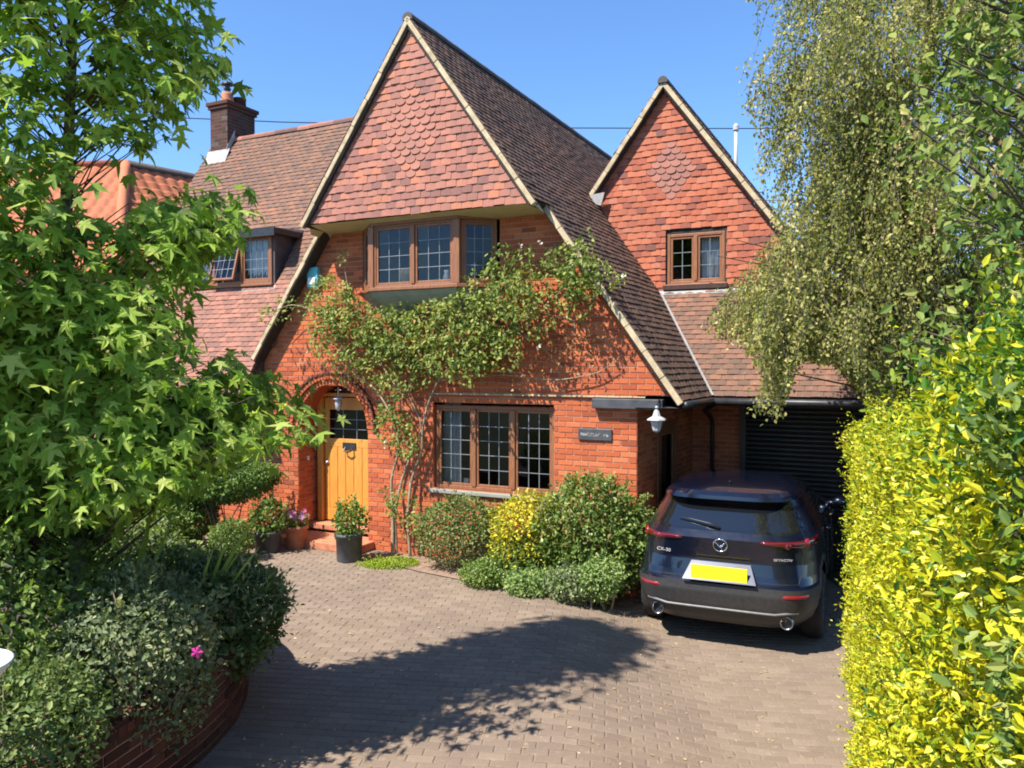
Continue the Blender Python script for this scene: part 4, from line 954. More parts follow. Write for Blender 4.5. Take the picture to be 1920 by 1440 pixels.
sm_.build('panel_gap', 'black', car)
# wheels
def wheel(x, y):
    s = 1 if y > 0 else -1; prof = [(.19, -.105), (.30, -.108), (.335, -.085), (.345, -.05), (.345, .05), (.335, .085), (.30, .108), (.21, .105), (.20, .06)]
    w = MB().lathe(prof, n=32).build('wheel', 'tyre', car, True); w.matrix_local = Matrix.Translation((x, y, .345)) @ Matrix.Rotation(-s * math.pi / 2, 4, 'X')
    rm = MB(); rm.lathe([(.212, .095), (.205, .10), (.19, .07), (.06, .075), (.0, .078)], n=32)
    rim = rm.build('rim', 'black', w, True); sp = MB()
    for k in range(10):
        a = 2 * math.pi * k / 10; sp.bar((math.cos(a) * .03, math.sin(a) * .03, .086), (math.cos(a) * .205, math.sin(a) * .205, .094), .028, .012)
    sp.build('spoke', 'rim', w)
for x in WX:
    for s in (-1, 1): wheel(x, s * .785)
und = MB(); und.box(.5, 4.0, -.62, .62, .2, .5); und.build('underbody', 'black', car)
for s in (-1, 1):
    for x in WX:
        a = MB(); a.box(x - .40, x + .40, s * .66 if s > 0 else -.70, .70 if s > 0 else s * .66, .26, .74); a.build('wheel_well', 'black', car)
    mi = MB(); mi.grid(lambda u, v: (2.72 + .06 * math.sin(math.pi * v) * math.cos(2 * math.pi * u), s * (.97 + .075 * math.sin(math.pi * v) * math.sin(2 * math.pi * u)), 1.0 + .065 * math.cos(math.pi * v)), 16, 10)
    mi.tube([(2.72, s * .83, .97), (2.72, s * .95, .98)], .03, 8); mi.build('mirror', 'car_paint', car, True)
    h = MB(); 
    for xx in (1.35, 2.3): h.tube([(xx, s * .885, .93), (xx + .03, s * .915, .93), (xx + .15, s * .915, .932), (xx + .18, s * .885, .932)], .012, 6)
    h.build('door_handle', 'car_paint', car, True)
mb = MB(); mb.tube([(.72, 0, 1.50), (.68, 0, 1.54), (.62, 0, 1.57)], [.03, .02, .006], 8); mb.build('antenna', 'black', car, True)

# raise the waist line and scale to the size seen beside the house
for o in car.children_recursive:
    if o.type != 'MESH' or o.name.startswith(('wheel', 'rim', 'spoke')) or o.parent.name.startswith('wheel') or o.data.get('lifted'): continue
    if o.matrix_basis == Matrix.Identity(4):
        for v in o.data.vertices: v.co.z = _rz(v.co.z)
        o.data['lifted'] = 1
    elif o.parent == car or o.name.startswith('lamp_pod'):
        o.location.z = _rz(o.location.z)
car.scale = (1.15, 1.15, 1.12)
# ------------------------------------------------------------------ leaf materials
G = mat_leaf
M['lf_gum'] = G('lf_gum', [(0, (.08, .135, .024)), (.3, (.19, .30, .045)), (.65, (.33, .46, .075)), (1, (.55, .60, .17))], .48, .58, .2)
M['lf_birch'] = G('lf_birch', [(0, (.12, .15, .04)), (.4, (.28, .29, .08)), (.8, (.43, .40, .12)), (1, (.58, .50, .20))], .42, .55, .22)
M['lf_horn'] = G('lf_horn', [(0, (.07, .12, .028)), (.5, (.15, .22, .045)), (.85, (.26, .32, .07)), (1, (.38, .38, .11))], .38, .55, .22)
M['lf_seed'] = G('lf_seed', [(0, (0.260, 0.156, 0.072)), (1, (0.494, 0.351, 0.169))], .25)
M['lf_privet'] = G('lf_privet', [(0, (0.030, 0.086, 0.010)), (.12, (0.069, 0.163, 0.014)), (.3, (0.224, 0.310, 0.017)), (.5, (0.430, 0.430, 0.015)), (.85, (0.619, 0.533, 0.019)), (1, (0.688, 0.619, 0.086))], .3, .4)
M['lf_dark'] = G('lf_dark', [(0, (.05, .08, .03)), (.45, (.11, .165, .05)), (.8, (.20, .265, .08)), (1, (.32, .36, .13))], .3, .55, .22)
M['lf_grey'] = G('lf_grey', [(0, (.09, .12, .065)), (.5, (.19, .235, .115)), (.85, (.30, .335, .16)), (1, (.46, .43, .24))], .3, .6, .2)
M['lf_mid'] = G('lf_mid', [(0, (.06, .10, .022)), (.5, (.14, .21, .042)), (.85, (.24, .32, .07)), (1, (.38, .44, .13))], .32, .5, .25)
M['lf_yew'] = G('lf_yew', [(0, (.045, .085, .022)), (.5, (.11, .19, .042)), (.85, (.22, .31, .07)), (1, (.34, .40, .11))], .25, .55, .22)
M['lf_gold'] = G('lf_gold', [(0, (0.081, 0.149, 0.023)), (.4, (0.345, 0.345, 0.034)), (.7, (0.713, 0.552, 0.034)), (1, (0.850, 0.713, 0.092))], .3)
M['lf_pale'] = G('lf_pale', [(0, (0.091, 0.156, 0.039)), (.5, (0.221, 0.325, 0.091)), (.85, (0.390, 0.468, 0.156)), (1, (0.585, 0.598, 0.286))], .3)
M['lf_purple'] = G('lf_purple', [(0, (.09, .12, .045)), (.5, (.18, .225, .075)), (.85, (.29, .29, .11)), (1, (.38, .30, .16))], .28, .55, .22)
M['lf_rose'] = G('lf_rose', [(0, (.065, .105, .024)), (.4, (.17, .225, .05)), (.75, (.32, .37, .09)), (.94, (.44, .41, .13)), (1, (.48, .30, .11))], .34, .55, .22)
M['lf_dry'] = G('lf_dry', [(0, (0.130, 0.078, 0.039)), (.6, (0.312, 0.169, 0.065)), (1, (0.468, 0.286, 0.117))], .25)
M['lf_blade'] = G('lf_blade', [(0, (0.140, 0.224, 0.042)), (.6, (0.280, 0.392, 0.070)), (1, (0.476, 0.532, 0.140))], .35)
M['lf_moss'] = G('lf_moss', [(0, (0.152, 0.228, 0.014)), (.6, (0.304, 0.399, 0.028)), (1, (0.456, 0.513, 0.067))], .3)
M['petal_pink'] = G('petal_pink', [(0, (.55, .20, .52)), (.7, (.70, .40, .72)), (1, (.72, .12, .25))], .35)
M['petal_hot'] = G('petal_hot', [(0, (.60, .03, .28)), (1, (.75, .06, .36))], .3)
M['petal_white'] = G('petal_white', [(0, (.72, .66, .5)), (1, (.8, .78, .7))], .3)
M['pot_grey'] = mat_plain('pot_grey', (.05, .052, .055), (.10, .10, .105), 8, .6)
M['pot_pale'] = mat_plain('pot_pale', (.20, .185, .17), (.32, .30, .28), 8, .8)
def unit(v): return v / np.maximum(np.linalg.norm(v, axis=-1, keepdims=True), 1e-9)
def leaf_frames(r, P, out, size, droop=.0, spread=.8):
    """leaves at P whose faces look roughly along out (or up), tips random with some droop"""
    n = len(P); Z = unit(out + r.normal(0, spread, (n, 3)) + np.array([0, 0, .35])); Y = unit(r.normal(0, 1, (n, 3)) + np.array([0, 0, -droop]) + out * .5)
    return frames(P, Y, Z, size)
def bush(name, label, cat, c, rad, n, size, mat, T=L_SMALL, seed=1, lumps=7, stems=14, group=None, inner=.55, upright=0., base=None, mats2=None, floor=None, squash=None, stem_mat='stem'):
    r = np.random.default_rng(seed); c = A3(c, float); rad = A3(rad, float)
    gz_ = float(ground_z(c[0], c[1])) if floor is None else floor
    root = thing(name, label, cat, (c[0], c[1], gz_), 0, group)
    d = unit(r.normal(0, 1, (n, 3))); ld = unit(r.normal(0, 1, (lumps, 3)))
    bumpv = np.max(np.clip((d @ ld.T - .55) / .45, 0, 1), axis=1)
    q = np.where(r.random(n) < .72, r.uniform(.82, 1.0, n), r.uniform(inner * .6, .85, n)) * (.80 + .26 * bumpv) * (1 + r.normal(0, .05, n))
    P = d * q[:, None] * rad
    if squash: P = squash(P, r)
    elif c[2] - rad[2] > gz_: P[:, 2] = np.where(P[:, 2] < 0, P[:, 2] * (c[2] - gz_) / rad[2], P[:, 2])
    W = P + c; keep = W[:, 2] > gz_ + .01; W = W[keep]; d = d[keep]; m = len(W)
    Ms = leaf_frames(r, W - A3([c[0], c[1], gz_]), d + A3([0, 0, upright]), size * r.uniform(.65, 1.25, m), .1, .7)
    ns = max(10, n // 130); sd = unit(r.normal(0, 1, (ns, 3)) + A3([0, 0, .55])); SPW, SPD = [], []
    for i in range(ns):
        L_ = r.uniform(.12, .38) * float(rad.mean()); k = int(L_ / (size * .28)) + 4; t = np.linspace(.0, 1, k)[:, None]
        st_ = sd[i] * rad * .86; st_ = squash(st_[None], r)[0] if squash else st_
        q_ = st_ + c + (unit(sd[i] * rad + A3([0, 0, .25])) * L_) * t + A3([0, 0, -.25 * L_]) * t ** 2 + r.normal(0, size * .22, (k, 3)); SPW.append(q_); SPD.append(np.tile(sd[i], (k, 1)))
    SPW = np.vstack(SPW); SPD = np.vstack(SPD); ok_ = SPW[:, 2] > gz_ + .01; SPW = SPW[ok_]; SPD = SPD[ok_]
    Ms = np.concatenate([Ms, frames(SPW - A3([c[0], c[1], gz_]), unit(SPD + r.normal(0, .6, SPD.shape)), unit(r.normal(0, .7, SPD.shape) + A3([0, 0, .6])), size * r.uniform(.6, 1.05, len(SPW)))])
    W0_, d0_ = W, d; W = np.vstack([W, SPW]); d = np.vstack([d, SPD]); m = len(W)
    patchv = np.sin(W[:, 0] * 7 + seed) * np.sin(W[:, 2] * 8 + seed * 2) * .14
    rn = np.clip(r.beta(2, 2, m) + patchv, 0, 1)
    obj('foliage', joined('foliage', T, Ms, rn), mat, root, 'stuff')
    if mats2:
        for (mt, T2, frac, s2, nm) in mats2:
            k = r.random(m) < frac; top = k & (d[:, 2] > -.1); W2 = W[top] + d[top] * .03
            if len(W2): obj(nm, joined(nm, T2, leaf_frames(r, W2 - A3([c[0], c[1], gz_]), d[top] + A3([0, 0, .4]), s2 * r.uniform(.7, 1.2, len(W2))), r.random(len(W2))), mt, root, 'stuff')
    mb = MB()
    for i in range(stems):
        e = unit(r.normal(0, 1, 3) + A3([0, 0, .8])) * rad * .85 + c - A3([c[0], c[1], gz_]); p0 = A3([r.normal(0, .06), r.normal(0, .06), 0 if base is None else base])
        if e[2] < .02: continue
        mid = p0 * .5 + e * .5 + r.normal(0, .05, 3); mid[2] = max(mid[2], .02); mb.tube([p0, mid, e], [.014, .009, .004], 5)
    if mb.v: mb.build('stem', stem_mat, root)
    return root

# ------------------------------------------------------------------ sweet gum tree on the left
r = np.random.default_rng(77); TX, TY, SOIL = -3.2, 5.75, .52
gum = thing('sweetgum_tree', 'tall sweet gum tree with star shaped green leaves in the raised bed', 'tree', (TX, TY, SOIL))
trunk_p = [A3([TX + .03 * math.sin(z * 1.3), TY + .03 * math.cos(z * 1.1), z]) for z in np.linspace(SOIL - .1, 7.3, 16)]
base = A3([TX, TY, SOIL]); mb = MB(); mb.tube([p - base for p in trunk_p], np.linspace(.075, .012, 16), 10); mb.build('trunk', 'bark', gum, True)
MASK = [(-400, -900), (390, -900), (395, 40), (430, 80), (437, 130), (405, 165), (365, 205), (352, 268), (300, 272), (265, 287), (235, 270), (190, 262), (150, 285), (146, 332), (170, 395), (215, 420), (290, 372), (350, 345), (400, 355), (480, 338), (497, 380), (470, 440), (430, 470), (385, 480), (372, 540), (362, 600), (385, 655), (330, 708), (305, 735), (350, 720), (440, 640), (462, 690), (560, 705), (612, 765), (645, 792), (600, 835), (540, 850), (500, 835), (400, 885), (370, 925), (250, 955), (205, 995), (100, 985), (-400, 960)]
Rz = lambda z: np.interp(z, [1.7, 2.2, 3.2, 4.2, 5.2, 6.2, 7.2], [1.1, 1.75, 1.65, 1.5, 1.25, .9, .2])
tips = []
while len(tips) < 600:
    z = r.uniform(1.75, 7.1) if r.random() < .68 else r.uniform(1.75, 3.3); a = r.uniform(0, 2 * math.pi); q = Rz(z) * math.sqrt(r.uniform(.08, 1)); p = A3([TX + q * math.cos(a), TY + q * math.sin(a), z])
    x_, y_ = project(p)
    nn_ = -.57 * (p[0] - TX) + .82 * (p[1] - TY)
    if p[1] < 3.2 or nn_ < (-.95 if z > 3.3 else -.45) or nn_ > .36 or (z > 3.9 and r.random() < .5): continue
    if y_ > -60 and x_ > -60 and not in_poly(x_, y_, MASK): continue
    tips.append(p)
for px_, py_, D in [(600, 800, 5.3), (575, 780, 5.3), (480, 365, 5.2), (455, 400, 5.2), (430, 430, 5.3), (425, 110, 5.6), (400, 140, 5.7), (540, 800, 5.2), (500, 780, 5.2), (330, 250, 5.7), (300, 235, 5.7), (350, 390, 5.0), (230, 255, 5.6), (350, 690, 4.9), (450, 690, 5.1), (480, 740, 5.1)]:
    tips += [A3(at_depth(px_ + r.normal(0, 6), py_ + r.normal(0, 6), D))]
_c = 0
while _c < 75:
    px_, py_ = r.uniform(-40, 350), r.uniform(560, 930)
    if in_poly(px_, py_, MASK) and not (px_ > 300 and py_ < 740): tips.append(A3(at_depth(px_, py_, r.uniform(4.95, 5.45)))); _c += 1
limb = MB(); LP, LO, LR = [], [], []
for p in tips:
    h = np.hypot(p[0] - TX, p[1] - TY); z0 = max(SOIL + .5, p[2] - .55 * h - .05); s = A3([TX, TY, z0]); mid = s * .45 + p * .55 + A3([0, 0, .10 * h]) + r.normal(0, .03, 3)
    limb.tube([s - base, mid - base, p - base], [.004 + .003 * h, .003 + .001 * h, .0015], 5)
    n = r.integers(20, 30); d = r.normal(0, 1, (n, 3)); t = r.random(n) ** .6
    pos = (mid + (p - mid) * t[:, None]) + d * A3([.13, .13, .10])
    x_, y_ = project(pos); ok = ~((y_ > -40) & (x_ > -40) & ~in_poly(x_, y_, MASK)) | (r.random(n) < .06); pos = pos[ok]
    LP.append(pos); o_ = unit(pos - A3([TX, TY, 0]) * A3([1, 1, 0]) - A3([0, 0, 1]) * pos[:, 2:3]); LO.append(o_); LR.append(np.clip(r.beta(2.2, 2.2, len(pos)) + r.normal(0, .12), 0, 1))
limb.build('limb', 'bark_dark', gum)
LP = np.vstack(LP); LO = np.vstack(LO); LR = np.concatenate(LR); n = len(LP)
Y = unit(LO * .7 + A3([0, 0, -.75]) + r.normal(0, .45, (n, 3))); Z = unit(LO * .55 + A3([0, 0, .75]) + r.normal(0, .4, (n, 3)))
_s = r.uniform(.085, .175, n); Ms = frames(LP - base, Y, Z, np.column_stack([_s * r.uniform(.8, 1.1, n), _s, _s * r.uniform(-.6, 2.6, n)])); x_, y_ = project(LP); D_ = np.where((x_ > 0) & (y_ > 0) & (y_ < 1440), LP[:, 1], 99)
pieces('leaf', 'crown', gum, 'lf_gum', L_STAR, Ms, LR, D_, 300)

# ------------------------------------------------------------------ birch on the right, weeping over the carport roof
r = np.random.default_rng(5); BX, BY = 5.05, 9.7; bz = float(ground_z(BX, BY))
birch = thing('birch_tree', 'weeping birch with hanging olive green twigs over the carport roof', 'tree', (BX, BY, bz)); base = A3([BX, BY, bz])
mb = MB(); mb.tube([A3([.06 * math.sin(z), .05 * math.cos(z * .8), z]) for z in np.linspace(0, 9.5, 12)], np.linspace(.15, .02, 12), 10); mb.build('trunk', 'bark', birch, True)
BM = [(1440, -600), (1402, 100), (1387, 140), (1400, 210), (1428, 270), (1414, 310), (1432, 370), (1458, 420), (1400, 500), (1312, 588), (1335, 632), (1390, 640), (1428, 690), (1414, 770), (1450, 788), (1472, 735), (1500, 670), (1570, 680), (1640, 765), (2600, 800), (2600, -600)]
strands = []; limb = MB(); twig = MB()
limbs = []
for i in range(34):
    a = r.uniform(0, 2 * math.pi); z0 = r.uniform(1.8, 7.5); L_ = r.uniform(1.3, 2.7) * (1 - .06 * max(0, z0 - 4)); e = A3([math.cos(a) * L_, math.sin(a) * L_, z0 + L_ * r.uniform(.35, .8)]); s = A3([0, 0, z0]); mid = (s + e) / 2 + A3([0, 0, .25])
    limbs.append((s, mid, e))
for (px_, py_, D) in [(1345, 480, 9.0), (1345, 560, 9.0), (1540, 300, 9.0), (1600, 250, 9.2), (1650, 330, 9.0), (1700, 250, 9.3), (1580, 350, 8.8), (1680, 420, 8.8), (1620, 150, 9.3), (1750, 350, 9.2), (1560, 200, 9.1), (1640, 480, 8.6), (1370, 520, 8.8), (1440, 640, 8.3), (1435, 690, 8.2), (1445, 600, 8.3), (1380, 450, 8.6), (1330, 530, 9.2), (1440, 520, 8.2), (1430, 580, 8.0), (1480, 470, 8.4), (1500, 380, 8.8), (1450, 250, 9.2), (1420, 150, 9.4), (1460, 60, 9.3), (1530, 120, 9.0), (1560, 560, 8.2), (1600, 420, 8.6)]:
    e = A3(at_depth(px_, py_, D)) - base; s = A3([0, 0, max(1.6, e[2] - 1.0)]); limbs.append((s, (s + e) / 2 + A3([0, 0, .3]), e))
for s, mid, e in limbs:
    dens = r.uniform(.65, 1.0)
    limb.tube([s, mid, e], [.022, .012, .004], 6)
    for k in range(92):
        t = r.uniform(.15, 1.0); p = s * (1 - t) ** 2 + mid * 2 * t * (1 - t) + e * t * t; strands.append(p + r.normal(0, .15, 3)) if r.random() < dens else None
limb.build('limb', 'bark_dark', birch)
LP = []; LR = []
for p in strands:
    L_ = r.uniform(.35, 1.15); d = A3([r.normal(0, .22), r.normal(0, .22), -1]); q0 = unit(A3([p[0], p[1], 0]) + r.normal(0, .2, 3)) * .12
    n = int(L_ / .021); t = np.linspace(0, 1, n)[:, None]; pts = p + q0 * np.sin(t * 1.5) * 1.6 + d * L_ * t ** 1.15
    x_, y_ = project(pts + base); ok = ~((y_ > -30) & (x_ < 1930) & ~in_poly(x_, y_, BM))
    if not ok[0]: continue
    end = n if ok.all() else int(np.argmin(ok))
    if end < 5: continue
    pts = pts[:end]; twig.tube([pts[0], pts[end // 2], pts[-1]], [.004, .003, .002], 3, False)
    LP.append(pts + r.normal(0, .035, pts.shape)); LR.append(np.clip(r.beta(2, 2, end) + r.normal(0, .22), 0, 1))
twig.build('twig', 'bark_dark', birch)
LP = np.vstack(LP); LR = np.concatenate(LR); n = len(LP)
Ms = frames(LP, unit(r.normal(0, .6, (n, 3)) + A3([0, 0, -.8])), unit(r.normal(0, 1, (n, 3)) + A3([-.4, -.5, .4])), r.uniform(.032, .062, n))
obj('crown', joined('crown', L_SMALL, Ms, LR), 'lf_birch', birch, 'stuff')
print('birch leaves', n)

# ------------------------------------------------------------------ hornbeam behind the hedge
r = np.random.default_rng(9); HX, HY = 3.25, 4.3; hz_ = float(ground_z(HX, HY))
horn = thing('hornbeam_tree', 'broad leaved green tree with brown seed bunches rising behind the golden hedge', 'tree', (HX, HY, hz_)); base = A3([HX, HY, hz_])
mb = MB(); mb.tube([A3([.05 * math.sin(z * 1.4), .04 * math.cos(z), z]) for z in np.linspace(0, 6.2, 10)], np.linspace(.11, .02, 10), 9); mb.build('trunk', 'bark_dark', horn, True)
HM = [(1790, -500), (1750, 0), (1690, 120), (1640, 190), (1720, 300), (1680, 470), (1700, 540), (1670, 640), (1710, 730), (2600, 800), (2600, -500)]
limb = MB(); LP, LR, SP = [], [], []; cnt = 0
while cnt < 430:
    z = r.uniform(2.2, 6.4); a = r.uniform(0, 2 * math.pi); q = 1.55 * math.sqrt(r.uniform(.05, 1)) * np.interp(z, [2, 3.5, 5.5, 6.5], [.8, 1, .85, .4]); p = A3([HX + q * math.cos(a), HY + q * math.sin(a), z])
    if p[1] < 2.2 or math.hypot(p[0], p[1]) < 2.6: continue
    x_, y_ = project(p)
    if y_ > -60 and x_ < 1950 and not in_poly(x_, y_, HM): continue
    cnt += 1; s = A3([HX, HY, max(hz_ + 1, z - .6 * q)]); mid = (s + p) / 2 + A3([0, 0, .1]); limb.tube([s - base, mid - base, p - base], [.018, .011, .004], 5)
    n = r.integers(26, 40); pos = mid + (p - mid) * r.random((n, 1)) ** .6 + r.normal(0, .11, (n, 3)); LP.append(pos); LR.append(np.clip(r.beta(2, 2, n) + r.normal(0, .12), 0, 1))
    if r.random() < .22:
        k = 34; SP.append(p + r.normal(0, .04, (k, 3)) * A3([1, 1, 1.7]) + A3([0, 0, -.06]))
limb.build('limb', 'bark_dark', horn); LP = np.vstack(LP); LR = np.concatenate(LR); n = len(LP)
Ms = frames(LP - base, unit(r.normal(0, .7, (n, 3)) + A3([-.2, -.2, -.5])), unit(r.normal(0, .7, (n, 3)) + A3([-.4, -.4, .7])), r.uniform(.05, .085, n))
x_, y_ = project(LP); pieces('leaf', 'crown', horn, 'lf_horn', L_OVAL, Ms, LR, np.where((x_ < 1920) & (y_ > 0) & (y_ < 700), np.linalg.norm(LP - A3([0, 0, EYE]), axis=1), 99), 150)
SP = np.vstack(SP); n = len(SP); obj('seed_bunch', joined('seed_bunch', L_SMALL, frames(SP - base, unit(r.normal(0, .6, (n, 3)) + A3([0, 0, -1])), r.normal(0, 1, (n, 3)), r.uniform(.018, .032, n)), r.random(n)), 'lf_seed', horn, 'stuff')

# ------------------------------------------------------------------ golden hedge along the drive
r = np.random.default_rng(14); hd = unit(A3([.365, .93])); hn = A3([-hd[1], hd[0]]); H0 = A3([.80, 1.15]); HL = 7.05
def hedge_top(s): Yv = H0[1] + hd[1] * s; return np.interp(Yv, [1.0, 2.0, 3.2, 5, 7.8], [3.02, 2.92, 2.72, 2.52, 2.36])
hedge = thing('golden_hedge', 'tall clipped hedge of bright yellow green leaves beside the drive', 'hedge', (H0[0], H0[1], float(ground_z(*H0)))); base = A3([H0[0], H0[1], float(ground_z(*H0))])
P, O_, R_ = [], [], []
def hpos(s, z, dep): return np.column_stack([H0[0] + hd[0] * s - hn[0] * dep, H0[1] + hd[1] * s - hn[1] * dep, z])
def bulge(s, z): return .05 * np.sin(s * 3.1 + z * 2.2) + .04 * np.sin(s * 7.3 - z * 5.1) + .03 * np.sin(s * 15 + z * 11)
n = 105000; u = r.random(n); s = HL * u ** 1.25; gzs = ground_z(H0[0] + hd[0] * s, H0[1] + hd[1] * s); z = gzs + .05 + (hedge_top(s) - gzs) * r.random(n) ** .92
dep = -bulge(s, z) + np.abs(r.normal(0, .075, n)) - .04 - (r.random(n) < .05) * r.uniform(0, .10, n)
dep = dep + .25 * np.clip((z - hedge_top(s) + .25) / .3, 0, 1) ** 2
P.append(hpos(s, z, dep)); O_.append(np.tile(A3([hn[0], hn[1], .25]), (n, 1)))
n2 = 12000; s2 = HL * r.random(n2) ** 1.2; d2 = r.random(n2) * .9 + .05; z2 = hedge_top(s2) + r.normal(0, .05, n2) - .1 * (d2 < .15); P.append(hpos(s2, z2, d2)); O_.append(np.tile(A3([0, 0, 1.]), (n2, 1)))
n3 = 5000; d3 = r.random(n3) * .9; zz3 = -.15 + 2.5 * r.random(n3); P.append(hpos(HL + np.abs(r.normal(0, .06, n3)), zz3, d3)); O_.append(np.tile(A3([hd[0], hd[1], .2]), (n3, 1)))
# loose shoots breaking the outline
for k in range(170):
    s0 = HL * r.random(); g0 = float(ground_z(*(H0 + hd * s0))); tp = float(hedge_top(s0)); z0 = g0 + .2 + (tp - g0 - .2) * r.random(); up_ = r.random() < .4
    p0 = hpos(A3([s0]), A3([tp if up_ else z0]), A3([.1 if up_ else -float(bulge(s0, z0))]))[0]; dr = unit(A3([hn[0], hn[1], .6]) + r.normal(0, .4, 3)) if not up_ else unit(A3([hn[0] * .4, hn[1] * .4, 1]) + r.normal(0, .25, 3))
    Lk = r.uniform(.08, .2); m_ = int(Lk / .012); t = np.linspace(0, 1, m_)[:, None]; P.append(p0 + dr * Lk * t + r.normal(0, .009, (m_, 3))); O_.append(np.tile(dr, (m_, 1)))
P = np.vstack(P); O_ = np.vstack(O_); n = len(P)
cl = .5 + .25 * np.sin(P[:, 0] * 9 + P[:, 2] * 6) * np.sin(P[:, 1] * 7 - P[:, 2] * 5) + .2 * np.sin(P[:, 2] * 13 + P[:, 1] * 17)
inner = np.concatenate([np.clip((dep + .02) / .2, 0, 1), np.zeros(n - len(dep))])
rn = np.clip(.56 + .34 * (cl - .5) + r.normal(0, .26, n) - .45 * inner - .3 * ss(P[:, 2], 2.35, 2.95), 0, 1)  # leaves deeper in the hedge are darkened, shade put into their colour
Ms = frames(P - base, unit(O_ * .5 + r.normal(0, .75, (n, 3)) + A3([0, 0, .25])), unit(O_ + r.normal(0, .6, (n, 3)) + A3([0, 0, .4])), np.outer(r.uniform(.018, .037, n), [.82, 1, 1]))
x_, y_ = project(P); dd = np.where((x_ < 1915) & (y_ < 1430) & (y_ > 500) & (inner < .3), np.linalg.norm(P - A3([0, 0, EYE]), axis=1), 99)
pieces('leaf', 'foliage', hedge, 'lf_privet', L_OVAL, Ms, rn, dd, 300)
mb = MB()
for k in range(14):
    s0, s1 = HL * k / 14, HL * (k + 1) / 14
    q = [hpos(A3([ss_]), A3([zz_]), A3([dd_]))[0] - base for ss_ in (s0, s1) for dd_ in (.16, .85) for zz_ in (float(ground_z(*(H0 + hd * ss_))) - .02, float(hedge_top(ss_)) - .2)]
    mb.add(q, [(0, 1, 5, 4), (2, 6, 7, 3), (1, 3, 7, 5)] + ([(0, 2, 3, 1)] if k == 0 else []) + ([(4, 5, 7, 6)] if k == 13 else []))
M['twigs'] = mat_plain('twigs', (.018, .022, .008), (.05, .05, .02), 30, .95); mb.build('dark_core', 'twigs', hedge)  # solid dark box filling the hedge, coloured as its shaded inside

# ------------------------------------------------------------------ raised brick planter with shrubs
PW = [(-2.68, 3.6), (-2.56, 4.2), (-2.44, 4.78), (-2.31, 5.35), (-2.23, 5.8), (-2.22, 6.3), (-2.33, 6.9), (-2.55, 7.5), (-2.92, 8.0), (-3.4, 8.3), (-4.2, 8.45), (-5.0, 8.45)]
def cat_rom(pts, n=10):
    out = []; P_ = [A3(p) for p in pts]; P_ = [2 * P_[0] - P_[1]] + P_ + [2 * P_[-1] - P_[-2]]
    for i in range(1, len(P_) - 2):
        for k in range(n):
            t = k / n; a, b_, c, d = P_[i - 1:i + 3]; out.append(.5 * ((2 * b_) + (c - a) * t + (2 * a - 5 * b_ + 4 * c - d) * t * t + (3 * b_ - a - 3 * c + d) * t ** 3))
    out.append(P_[-2]); return np.array(out)
cv = cat_rom(PW, 14); seg = np.linalg.norm(np.diff(cv, axis=0), axis=1); cum = np.concatenate([[0], np.cumsum(seg)]); tot = cum[-1]
def along(s): return A3([np.interp(s, cum, cv[:, 0]), np.interp(s, cum, cv[:, 1])])
planter = thing('brick_planter', 'curved raised planter wall of red brick with shade in its colour at the drive edge', 'planter', (-2.6, 6, 0)); base = A3([-2.6, 6, 0])
mb = MB(); PH = .58; k = len(cv)
for i in range(k):
    t = unit(cv[min(i + 1, k - 1)] - cv[max(i - 1, 0)]); nn = A3([t[1], -t[0]]); g = float(ground_z(*cv[i])) - .05
    o_, i_ = cv[i] - nn * .007, cv[i] - nn * .2
    mb.v += [(o_[0] + 2.6, o_[1] - 6, g), (o_[0] + 2.6, o_[1] - 6, PH - .01), (i_[0] + 2.6, i_[1] - 6, PH - .01), (i_[0] + 2.6, i_[1] - 6, g)]
for i in range(k - 1):
    for j in range(3): mb.f.append((4 * i + j, 4 * i + 4 + j, 4 * i + 5 + j, 4 * i + 1 + j))
pw = mb.build('wall', 'mortar', planter)
bl = []
for c_ in range(9):
    z = -.02 + c_ * .075 + .0375; x = (c_ % 2) * .1125
    while x < tot - .2:
        p = along(x + .1125); q = along(x + .1225); t = unit(q - p); bl.append((p[0] + 2.6, p[1] - 6, z, A3([t[0], t[1], 0]), A3([t[1], -t[0], 0]), .215)); x += .225
bm = brick_mats(bl, 61); bd = np.linalg.norm(bm[:, :3, 3] + base - A3([0, 0, EYE]), axis=1)
pieces('brick', 'brick_field', pw, 'brick_dark', T_BRICK, bm, rng.random(len(bm)), bd, 300, tkey='pb')
mb = MB(); x = 0; cap = MB().add([(-.036, -.02, 0), (.036, -.02, 0), (.036, .21, 0), (-.036, .21, 0), (-.034, -.018, .055), (.034, -.018, .055), (.034, .208, .055), (-.034, .208, .055)], [(4, 5, 6, 7), (0, 1, 5, 4), (1, 2, 6, 5), (2, 3, 7, 6), (3, 0, 4, 7)]); cme = cap.mesh('coping_brick'); cme.materials.append(M['brick_dark'])
while x < min(tot - .1, 7.5):
    p = along(x); q = along(x + .02); t = unit(q - p); o = obj('coping_brick', cme, None, pw); o.color = (random.random(), 0, 0, 1)
    m4 = np.eye(4); m4[:3, 0] = (t[0], t[1], 0); m4[:3, 1] = (-t[1], t[0], 0); m4[:3, 3] = (p[0] + 2.6, p[1] - 6, PH - .01 + random.uniform(-.003, .003)); o.matrix_local = Matrix(m4.tolist()); x += .079
mb = MB(); inn = [tuple(p - A3([.18, .0])) for p in cv]; pl_ = [(p[0] + 2.6, p[1] - 6, SOIL) for p in inn] + [(-6 + 2.6, 8.3 - 6, SOIL), (-6 + 2.6, 3.6 - 6, SOIL)]
mb.f = [tuple(range(len(pl_)))]; mb.v = pl_; mb.build('soil', 'soil', planter)
bush('shrub', 'large leafy green shrub filling the raised bed under the sweet gum', 'shrub', (-3.65, 5.3, 1.2), (.88, .78, .72), 9000, .06, 'lf_mid', L_OVAL, 101, floor=SOIL, lumps=10)
